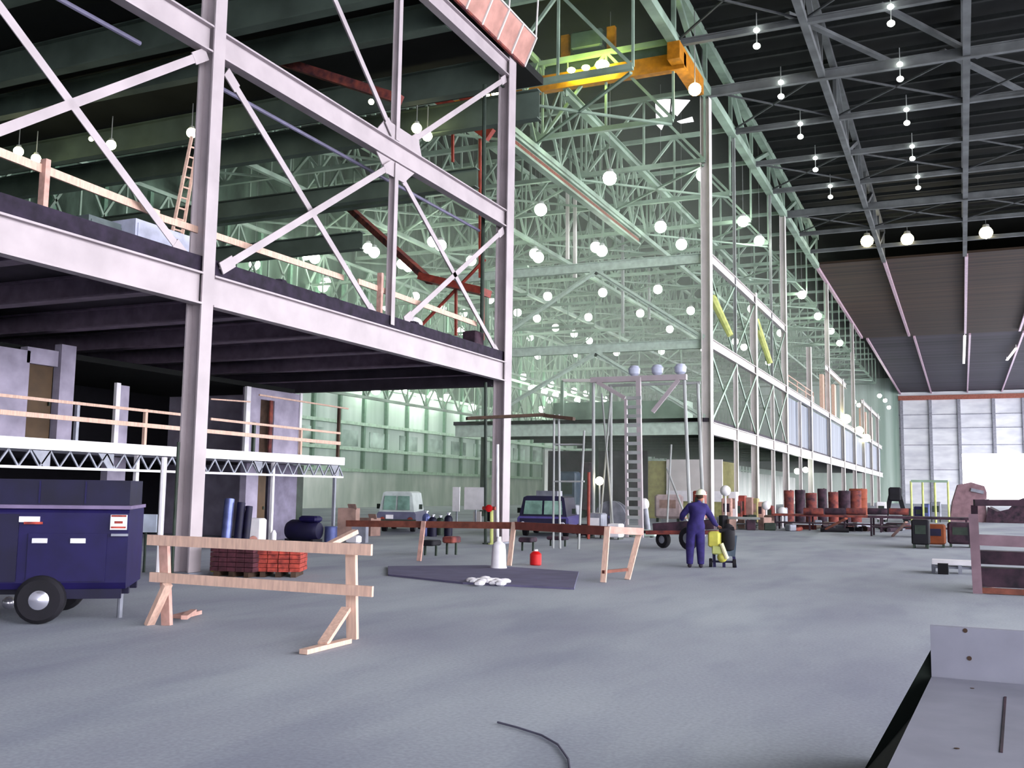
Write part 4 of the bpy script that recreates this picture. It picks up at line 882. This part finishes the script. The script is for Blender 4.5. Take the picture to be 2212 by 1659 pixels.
# ---- machinery around the scaffold foot
def kit(x, yb_, w, h, m, label, name, cat, style='box', dz=0, dy=.6, m2=None, Y=None):
    p = az(x, yb_); k = mpp(p); W_, H_ = w*k, h*k; t = thing(name, label, cat, p)
    if style == 'box':
        MB().bevbox(p+V(0, 0, dz+H_*.56), (W_, dy, H_*.86), min(W_, H_)*.08).build('casing', m, t)
        for sx in (-1, 1): MB().cbox(p+V(sx*W_*.38, 0, H_*.07), (W_*.1, dy*.9, H_*.14)).build('foot', darkst, t)
        MB().cbox(p+V(0, -dy/2-.01, H_*.65), (W_*.6, .02, H_*.3)).build('front_panel', m2 or darkst, t)
    elif style == 'table':
        MB().cbox(p+V(0, 0, H_-.05), (W_, dy, .1)).build('top', m, t)
        n = 4 if W_ < 4 else int(W_/1.2)
        for i in range(n):
            f = -.47+.94*i/(n-1)
            for sy in (-1, 1): MB().bar(p+V(W_*f, sy*dy*.42, 0), p+V(W_*f, sy*dy*.42, H_-.1), .08, .08, (0, 1, 0)).build('leg', m2 or darkst, t)
        MB().cbox(p+V(0, 0, H_*.45), (W_*.94, dy*.8, .05)).build('shelf', m2 or darkst, t)
    elif style == 'drum':
        MB().lathe(p+V(0, 0, dz), [(W_/2*.96, 0), (W_/2, H_*.03), (W_/2*.96, H_*.33), (W_/2, H_*.35), (W_/2*.96, H_*.37), (W_/2*.96, H_*.66), (W_/2, H_*.68), (W_/2*.96, H_*.7), (W_/2, H_*.97), (W_/2*.94, H_)], 14).build('shell', m, t, True)
        MB().lathe(p+V(W_*.2, 0, dz+H_), [(.04, 0), (.04, .03)], 8).build('bung', m2 or darkst, t)
    elif style == 'spool':
        MB().lathe(p+V(0, -dy/2, H_/2), [(H_/2, 0), (H_/2, .06), (H_*.28, .07), (H_*.28, dy-.07), (H_/2, dy-.06), (H_/2, dy)], 18, (0, 1, 0)).build('reel', m, t, True)
        MB().lathe(p+V(0, -dy/2-.03, H_/2), [(.08, 0), (.08, .1)], 10, (0, 1, 0)).build('hub', m2 or chrome, t)
    return t
kit(1240, 1150, 20, 60, greyp, 'grey upright machine right of the dark truck', 'pump_unit', 'machine')
kit(1290, 1162, 34, 54, greyp, 'grey pump unit at the foot of the red pole', 'pump_unit', 'machine', m2=whitep)
kit(1322, 1152, 34, 70, greyp, 'round grey cable reel left of the scaffold ladder', 'cable_reel', 'reel', 'spool', dy=.5)
kit(1330, 1165, 28, 34, whitep, 'pale cone-shaped base left of the ladder foot', 'machine_base', 'machine')
kit(1262, 1160, 26, 28, rustd, 'dark rusty box at the foot of the red pole', 'rusty_box', 'box')
kit(1385, 1160, 64, 16, mat('pale_green_board', (176, 196, 184), .6), 'low pale green board across the ladder foot', 'foot_board', 'board', dy=.3)
p = az(1400, 1155); k = mpp(p); t = thing('white_float', 'tilted white cylinder with a round white head right of the ladder', 'cylinder', p)
a = p+V(-8*k, 0, 65*k); MB().tube(p, a, .13, 12).build('body', greyp, t, True); MB().ball(a, .2, 12, 8, 1.3).build('head', whitep, t, True)
# trailer
p = az(1432, 1184); pw = az(1480, 1188); k = mpp(p)
t = thing('flat_trailer', 'rusty flat trailer with two wheels behind the man in blue', 'trailer', p)
for q, r in ((p, .27), (pw+V(.1, 0, 0), .36)):
    wt = MB().lathe(q+V(-.03, -.08, r), [(r*.5, 0), (r*.9, .0), (r, .05), (r, .13), (r*.9, .18), (r*.5, .18)], 20, (.5, 1, 0)).build('wheel', rubber, t, True); MB().lathe(q+V(-.03, -.1, r), [(.02, 0), (r*.5, .02), (r*.5, .1)], 14, (.5, 1, 0)).build('hub', greyp, wt, True)
MB().bar(p+V(-.5, 0, .48), pw+V(.9, .6, .55), .5, .12).build('bed', rust, t); MB().bar(p+V(-1.0, 0, .5), p+V(-.3, 0, .5), .1, .08).build('drawbar', rustd, t)
MB().bar(p+V(-.3, .1, .62), pw+V(.8, .6, .8), .4, .3).build('load', rustd, t)
kit(1445, 1128, 60, 60, mat('pinkish_grey_box', (178, 158, 160), .7), 'wide pinkish box behind the trailer, left of the corner column', 'crate', 'crate', m2=card)
kit(1512, 1130, 26, 70, redp, 'red-topped machine just left of the mezzanine corner column', 'red_machine', 'machine')
# far machinery under the mezzanine front
kit(1230, 1118, 40, 100, bluegrey, 'tall dark blue-grey cabinet under the mezzanine front left', 'tall_cabinet', 'cabinet', dy=1)
kit(1268, 1118, 24, 120, rustd, 'tall dark rack under the mezzanine front', 'tall_rack', 'rack', dy=1)
kit(1400, 1118, 26, 110, mat('mauve_rack', (130, 104, 122), .7), 'tall mauve rack right of the scaffold ladder', 'tall_rack', 'rack', dy=1)

# ---- rusty work yard on the right
kit(1600, 1143, 96, 26, greyst, 'long grey welding table right of the corner column foot', 'welding_table', 'table', 'table', dy=1.0, m2=greyp)
kit(1790, 1146, 230, 34, rust, 'long rusty work table loaded with rusty parts', 'work_table', 'table', 'table', dy=1.4, m2=rustd)
kit(1985, 1160, 200, 44, rustd, 'long dark brown work table in front of the yellow frame', 'work_table', 'table', 'table', dy=1.6, m2=rustd)
rr = random.Random(3)
adj = ['first', 'second', 'third', 'fourth', 'fifth', 'sixth', 'seventh', 'eighth']
for i in range(7):
    x = 1705+i*24; kit(x, 1128, 20+rr.random()*6, 62+rr.random()*12, rustd if i % 2 else rust, adj[i]+' rusty drum from the left in the row on the right', 'rusty_drum', 'drum', 'drum')
kit(1855, 1118, 38, 62, mat('orange_rust', (136, 66, 46), .8), 'orange-rust drum standing higher right of the rusty row', 'rusty_drum', 'drum', 'drum')
kit(1828, 1120, 20, 40, wood, 'pale orange post box between the rusty drums', 'small_crate', 'crate')
for i, (x, w, h, m) in enumerate(((1572, 22, 60, woodp), (1597, 16, 54, rust), (1618, 20, 62, card), (1640, 26, 52, woodp), (1663, 18, 44, rust), (1585, 18, 74, whitep), (1690, 20, 40, greyp), (1605, 14, 66, redp), (1630, 18, 60, mat('dull_olive', (150, 140, 96), .8)))):
    kit(x, 1136, w, h, m, ['pinkish', 'rust brown', 'cardboard brown', 'wide pinkish', 'small rust', 'tall white', 'small grey', 'narrow red', 'pale yellow'][i]+' crate in the clutter right of the corner column', 'crate', 'crate', m2=[rustd, darkst, card][i % 3])
for i, (x, y, r) in enumerate(((1690, 1105, .3), (1567, 1060, .35), (1655, 1092, .3), (1520, 1088, .1))):
    if i == 3: continue
    p = az(x, 1140); a = ay(x, y, p.y); o = MB().ball(a, r*.8, 12, 8).tube((a.x, a.y, 0), (a.x, a.y, a.z), .05).build('white_float', whitep, None, True); tag(o, ['white ball on a stand at the right end of the welding table', 'white round lamp head just right of the corner column', 'small white ball among the crates'][i], 'ball')
for i in range(5):
    x = 1760+i*46; p = az(x, 1146, 0); k = mpp(p); H_ = 34*k; o = MB().lathe(p+V(-.5, -.2, H_+.16), [(.15, 0), (.17, .05), (.17, .9), (.15, .95)], 12, (1, .1, 0)).build('rusty_pipe_piece', rustd if i % 2 else rust, None, True); tag(o, adj[i]+' short rusty pipe from the left lying on the long rusty table', 'pipe')
o = MB().bar(az(1780, 1145, .05), az(1828, 1120, .9), .1, .06).build('orange_plank', mat('orange_plank', (176, 88, 64), .7)); tag(o, 'orange plank leaning on the long rusty table', 'plank')
o = MB().bar(az(1928, 1158, .03), az(1958, 1128, .75), .1, .06).build('pinkish_plank', woodp); tag(o, 'pinkish plank leaning on the dark brown work table', 'plank')
for i in range(46):
    x = 1700+rr.random()*255; yb_ = 1150-rr.random()*14; p = az(x, yb_); m = [rust, rustd, rustd, greyp, woodd, rubber][rr.randrange(6)]; L_ = .3+rr.random()*1.0; a_ = rr.random()*3.1; h_ = .12+rr.random()*.3
    mb = MB()
    if i % 3 == 0: mb.tube(p+V(0, 0, .1), p+V(L_*cos(a_), L_*sin(a_), .1), .1, 8)
    elif i % 3 == 1: mb.bevbox(p+V(0, 0, h_/2), (L_*.7, .4, h_), .04, a_)
    else: mb.ibeam(p+V(0, 0, .12), p+V(L_*cos(a_), L_*sin(a_), .12), .22, .16, .03, .03)
    tag(mb.build('scrap_piece', m), 'small scrap steel piece lying on the floor beneath the long rusty table', 'scrap', 'scrap pieces beneath the rusty table')
for i in range(16):
    x = 1560+rr.random()*110; p = az(x, 1146-rr.random()*8); h_ = .2+rr.random()*.5; m = [rustd, darkst, rubber, card][rr.randrange(4)]
    tag(MB().bevbox(p+V(0, 0, h_/2), (.3+rr.random()*.3, .4, h_), .03, rr.random()).build('toolbox', m), 'small dark box on the floor beneath the grey welding table', 'box', 'dark boxes beneath the welding table')
# black A stand
p = az(1935, 1128); k = mpp(p); t = thing('black_stand', 'black A-shaped stand with a block head before the end wall', 'stand', p)
H_ = 75*k
for sx in (-1, 1): MB().bar(p+V(sx*22*k, 0, 0), p+V(sx*9*k, 0, H_*.75), 9*k, .3, (0, 1, 0)).build('leg', rubber, t)
MB().bevbox(p+V(0, 0, H_*.8), (26*k, .6, H_*.4), .1).build('head', rubber, t)
# yellow frame
p = az(2010, 1130); k = mpp(p); t = thing('pipe_gantry', 'pale yellow open pipe frame before the pale end wall', 'frame', p)
for dx, dy in ((-37, 0), (37, 0), (-15, 1.2), (10, 1.2)): MB().tube(p+V(dx*k, dy, 0), p+V(dx*k, dy, 90*k), .07, 8).build('upright', yelg, t)
MB().bar(p+V(-37*k, 0, 90*k), p+V(37*k, 0, 90*k), .16, .16).build('top_bar', grn, t)
for i, (x, w, h, m, lab) in enumerate(((1985, 18, 34, navy, 'small navy box inside the yellow frame'), (2000, 16, 40, bluem, 'bluish box inside the yellow frame'), (2022, 22, 44, greyp, 'grey box behind the right leg of the yellow frame'), (1905, 20, 44, whitep, 'white box left of the black stand'), (1962, 22, 30, rustd, 'dark low box right of the black stand'))):
    kit(x, 1128, w, h, m, lab, 'storage_box', 'box')
# brown mound
p = az(2105, 1128); k = mpp(p); t = thing('covered_load', 'brown covered load with pale straps before the bright door opening', 'load', p)
f = [(-48, 0), (-42, 42), (-30, 80), (-4, 86), (22, 78), (26, 66), (24, 0)]
MB().prism([p+V(a*k, 0, b*k) for a, b in f], (-.1, 3, 0)).build('cover', mat('brown_tarp', (128, 100, 108), .9), t); MB().bar(p+V(30*k, -.05, 4*k), p+V(26*k, -.05, 50*k), 8*k, .1, (0, 1, 0)).build('strap', whitep, t); MB().bar(p+V(-5*k, -.05, 70*k), p+V(20*k, -.05, 64*k), 7*k, .1, (0, 1, 0)).build('strap', greyp, t)
p = az(2180, 1130); k = mpp(p); o = MB().prism([p+V(a*k, 0, b*k) for a, b in ((-46, 0), (-40, 34), (-22, 24), (0, 30), (18, 50), (60, 66), (60, 0))], (.3, 3, 0)).build('scrap_heap', rustd); tag(o, 'dark reddish heap at the right edge below the bright door opening', 'heap')
# dark truck-like welder and orange box
kit(1990, 1184, 36, 62, rubber, 'black upright machine left of the orange box', 'black_machine', 'machine', dy=.8)
kit(2020, 1182, 44, 50, mat('dark_orange', (108, 52, 24), .8), 'dark orange box under the dark work table', 'orange_box', 'box', m2=navyd, dy=.7)
kit(2075, 1182, 50, 54, rustd, 'dark machine right of the orange box', 'dark_machine', 'machine', dy=.8)
t = kit(2060, 1238, 84, 28, whitep, 'low table with a pale top and black block foot near the right timber post', 'low_table', 'table', 'table', dy=.5, m2=greyp)
p = az(2038, 1238); o = MB().cbox(p+V(0, -.32, .12), (.22, .2, .24)).build('black_block', rubber); tag(o, 'small black block in front of the low pale table', 'block')
# timber rack at right
Q0 = az(2112, 1282); t = thing('timber_rack', 'weathered timber frame with crossboards at the right edge', 'rack', Q0); k = mpp(Q0)
rd = V(1, .04, 0)
MB().bar(Q0, Q0+V(-.03, 0, 170*k), .16, .12, (0, 1, 0)).build('post', mat('mauve_lumber', (116, 94, 104), .8), t)
MB().bar(Q0+V(0, 0, 115*k), Q0+rd*3.5+V(0, 0, 108*k), .05, .2).build('board', MATS['mauve_lumber'], t)
MB().bar(Q0+V(0, 0, .06), Q0+rd*3.5+V(0, 0, .06), .1, .1).build('sill', woodb, t); MB().bar(Q0+V(0, .9, .62), Q0+rd*3.5+V(0, .9, .6), .4, .25).build('shelf_board', rustd, t)
MB().bar(Q0+rd*3.0, Q0+rd*3.0+V(0, 0, 1.8), .16, .12, (0, 1, 0)).build('post', MATS['mauve_lumber'], t); MB().bar(Q0+V(0, .9, 0), Q0+V(0, .9, 1.6), .12, .1, (0, 1, 0)).build('post', rustd, t)
MB().bar(Q0+V(0, .9, 1.65), Q0+rd*3.5+V(0, .9, 1.7), .7, .12).build('top_board', rustd, t)
MB().bar(Q0+V(.0, .9, .25), Q0+rd*3.5+V(0, .9, .25), .5, .35).build('stacked_boards', rustd, t)
p = az(2140, 1268); o = MB().lathe(p, [(.08, 0), (.1, .22)], 12).build('orange_cup', mat('orange_cup', (200, 130, 96), .6)); tag(o, 'small orange tin on the floor behind the right timber post', 'tin')

# ---- foreground plywood box
zt = .62; F0 = az(2012, 1462, zt); F1 = az(1915, 1662, zt); fd = (F1-F0).normalized(); t = thing('plywood_platform', 'large grey plywood platform with upright back board in the right foreground', 'platform', V(F0.x, F0.y, 0))
plw = mat('grey_plywood', (128, 128, 142), .8, var=.06, scale=3)
sdv = V(1, .0, 0); E0 = F0; E1 = F0+fd*4.2
MB().prism([V(E0.x, E0.y, zt-.06), V(E1.x, E1.y, zt-.06), V(E1.x+2.6, E1.y, zt-.06), V(E0.x+2.2, E0.y, zt-.06)], (0, 0, .06)).build('top_sheet', plw, t)
h2 = ay(2012, 1352, F0.y).z
MB().prism([V(E0.x, E0.y+.02, zt-.06), V(E0.x+2.2, E0.y+.02, zt-.06), V(E0.x+2.2, E0.y+.02, h2), V(E0.x, E0.y+.02, h2)], (0, .05, 0)).build('back_board', plw, t)
for q in ((.12, -.12), (1.9, -.12), (.25, -3.6), (2.2, -3.6)): MB().bar((E0.x+q[0]-(.0 if q[1] > -1 else .2), E0.y+q[1], 0), (E0.x+q[0]-(.0 if q[1] > -1 else .2), E0.y+q[1], zt-.06), .09, .09, (0, 1, 0)).build('leg', rustd, t)
MB().prism([V(E0.x+.02, E0.y+.1, h2-.12), V(E0.x+.02, E0.y, zt-.07), V(E1.x+.02, E1.y, zt-.07), V(E1.x-.5, E1.y, .01), V(E0.x-.42, E0.y-.2, .01), V(E0.x-.3, E0.y+.35, .01)], (.02, 0, 0)).build('side_shadow', mat('black_green_shadow', (16, 24, 20), .95), t)  # added dark sheet standing in for the platform's shadow on the floor
MB().box((E0.x+.35, E0.y-3.5, .02), (E0.x+1.9, E0.y-.1, zt-.06)).build('underframe', darkst, t)
for x, y in ((2085, 1362), (2094, 1422), (2100, 1487), (2067, 1617)):
    if y > 1462: c = az(x, y, zt+.001); MB().lathe(c, [(.012, 0), (.012, .002)], 10).build('knot', woodd, t)
    else: c = ay(x, y, F0.y+.02); MB().lathe(c-V(0, .003, 0), [(.014, 0), (.014, .003)], 10, (0, 1, 0)).build('knot', woodd, t)
MB().bar(az(2172, 1505, zt+.002), az(2163, 1625, zt+.002), .012, .003).build('saw_cut', rustd, t)

# cable on the floor
pts = [az(x, y, .012) for x, y in ((1075, 1560), (1120, 1572), (1170, 1588), (1205, 1608), (1228, 1640), (1232, 1670))]
tag(MB().path(pts, .008, 6).build('floor_cable', mat('dull_cable', (92, 90, 108), .8)), 'thin dark cable curving on the floor at bottom centre', 'cable')

# ---- man in blue coveralls
B0 = az(1503, 1226); k = mpp(B0)
vd = B0-EYE; vd.z = 0; vd.normalize(); vr = V(vd.y, -vd.x, 0)      # away from the camera, picture right
def H(x, y, z): return B0+vr*x+vd*y+V(0, 0, z)
t = thing('person', 'person in navy coveralls and pale hard hat, seen from behind beside the yellow machine', 'person', B0)
def skinmesh(name, nodes, edges, m, parent, root=0, sub=2):
    me = bpy.data.meshes.new(name); o = wloc(parent); me.from_pydata([n[0]-o for n in nodes], edges, []); ob = bpy.data.objects.new(name, me); COL.objects.link(ob); ob.parent = parent; LOC[ob.name] = o
    ob.modifiers.new('s', 'SKIN'); me.materials.append(m)
    if not me.skin_vertices: me.attributes.new('skin', 'FLOAT', 'POINT')
    for i, n in enumerate(nodes):
        me.skin_vertices[0].data[i].radius = n[1] if isinstance(n[1], tuple) else (n[1], n[1])
    me.skin_vertices[0].data[root].use_root = True
    sb = ob.modifiers.new('d', 'SUBSURF'); sb.levels = sb.render_levels = sub
    for mm in ob.modifiers: 
        if mm.type == 'SKIN': mm.use_smooth_shade = True
    return ob
import bpy as _b
lean = .06
N = [(H(0, 0, .93), (.2, .16)), (H(.02, .02, 1.1), (.185, .15)), (H(.04, .05, 1.28), (.205, .16)), (H(.05, .07, 1.42), (.18, .13)), (H(.07, .09, 1.52), (.07, .07)), (H(.09, .12, 1.58), (.055, .055)),
     (H(-.1, 0, .88), .14), (H(-.13, .04, .5), .11), (H(-.14, .0, .1), .085), (H(-.14, .0, .07), .082),
     (H(.1, .02, .88), .14), (H(.11, .08, .5), .11), (H(.12, .02, .1), .085), (H(.12, .02, .07), .082),
     (H(-.14, .07, 1.42), .1), (H(-.3, .12, 1.24), .08), (H(-.33, .28, 1.12), .062), (H(-.28, .4, 1.14), .036),
     (H(.22, .08, 1.42), .1), (H(.36, .12, 1.2), .08), (H(.46, .22, 1.02), .062), (H(.52, .3, .98), .036)]
Ed = [(0, 1), (1, 2), (2, 3), (3, 4), (4, 5), (0, 6), (6, 7), (7, 8), (8, 9), (0, 10), (10, 11), (11, 12), (12, 13), (3, 14), (14, 15), (15, 16), (16, 17), (3, 18), (18, 19), (19, 20), (20, 21)]
skinmesh('coveralls', N, Ed, bluec, t)
hc = H(.12, .15, 1.68); 
MB().lathe(hc-V(0, 0, .12), [(.03, -.01), (.06, .02), (.078, .06), (.086, .12), (.08, .17), (.05, .21), (.01, .225)], 16).build('head', skin, t, True)
fw = (vd+vr*.9).normalized(); fr = V(fw.y, -fw.x, 0)
MB().lathe(hc+fw*.082-V(0, 0, .03), [(.018, 0), (.014, .03), (.004, .05)], 8).build('nose', skin, t, True)
for s_ in (-1, 1):
    MB().ball(hc+fr*s_*.086-V(0, 0, .01), .026, 8, 6, 1.2).build('ear', skin, t, True); MB().ball(hc+fw*.075+fr*s_*.03+V(0, 0, .01), .012, 8, 6).build('eye', rubber, t, True)
MB().bar(hc+fw*.078-fr*.02-V(0, 0, .07), hc+fw*.078+fr*.02-V(0, 0, .07), .01, .008).build('mouth', redp, t)
MB().ball(hc-fw*.02+V(0, 0, .0), .094, 12, 8, .9).build('hair', hair, t, True)
MB().lathe(hc+V(0, 0, .03)+fw*.01, [(.145, 0), (.145, .012), (.118, .018), (.116, .06), (.095, .1), (.05, .13), (.01, .138)], 18).build('hard_hat', hat, t, True)
for s_, (x, y) in ((-1, (-.14, 0)), (1, (.12, .02))):
    MB().bevbox(H(x, y+.05, .05), (.1, .27, .1), .03, math.atan2(vd.y, vd.x)-pi/2).build('boot', boot, t)
MB().bar(H(-.15, .0, .99), H(.15, .0, .99), .25, .03).build('belt', navyd, t) if 0 else None
def hand(w, d, up, flip):
    d = d.normalized(); s_ = d.cross(up).normalized()*flip; n = [(w, .028), (w+d*.05, (.04, .024)), (w+d*.09, (.04, .02))]; e = [(0, 1), (1, 2)]
    skinmesh('palm', n, e, skin, t, 0, 1)
    for i, (o_, l) in enumerate(((-.03, .07), (-.01, .08), (.011, .075), (.031, .06))):
        a = w+d*.085+s_*o_; b = a+d*l*.5-up*.008; c = b+d*l*.35-up*.025; skinmesh('finger', [(a, .0095), (b, .009), (c, .0078)], [(0, 1), (1, 2)], skin, t, 0, 1)
    a = w+d*.03-s_*.03; b = a-s_*.03+d*.02; c = b+d*.03-up*.015; skinmesh('thumb', [(a, .012), (b, .0105), (c, .009)], [(0, 1), (1, 2)], skin, t, 0, 1)
hand(N[17][0], (N[17][0]-N[16][0]), V(0, 0, 1), 1); hand(N[21][0], (N[21][0]-N[20][0]), V(0, 0, 1), -1)

# ---- yellow and black machine beside him
p = az(1560, 1226); k = mpp(p); t = thing('yellow_engine_cart', 'yellow and black engine cart on legs beside the man in blue', 'machine', p)
K = lambda x, y, z: p+vr*(x*k)+vd*y+V(0, 0, z*k)
MB().bevbox(K(-14, .1, 60), (26*k, .4, 34*k), .04).build('engine_block', yellow, t); MB().bevbox(K(-8, .05, 38), (22*k, .35, 20*k), .03).build('pump_body', yelg, t)
MB().lathe(K(14, .1, 34), [(.03, 0), (.14, .05), (.16, .15), (.16, .5), (.1, .62), (.03, .66)], 14).build('black_tank', rubber, t, True)
MB().tube(K(-6, 0, 78), K(26, 0, 84), .045, 8).build('top_handle', rubber, t); MB().ball(K(0, -.05, 22), .12, 12, 8).build('yellow_fuel_bowl', yellow, t, True)
MB().tube(K(-2, -.15, 52), K(10, -.15, 20), .05, 8).build('belt_guard', mat('cream_guard', (210, 204, 160), .5), t)
for x in (-24, 26): 
    wt = MB().lathe(K(x, .1, 9)-vr*.04, [(.05, 0), (.1, .0), (.11, .03), (.1, .08), (.05, .08)], 16, vr).build('wheel', rubber, t, True)
for x0, x1 in ((-18, -16), (4, 4), (22, 28)): MB().bar(K(x0, .1, 48), K(x1, .1, 0), .07, .07, vd).build('leg', navy, t)
MB().bar(K(-26, .1, 12), K(28, .1, 12), .05, .05).build('axle', navyd, t); MB().bar(K(10, .1, 48), K(30, .1, 46), .1, .5).build('tray', bluegrey, t)
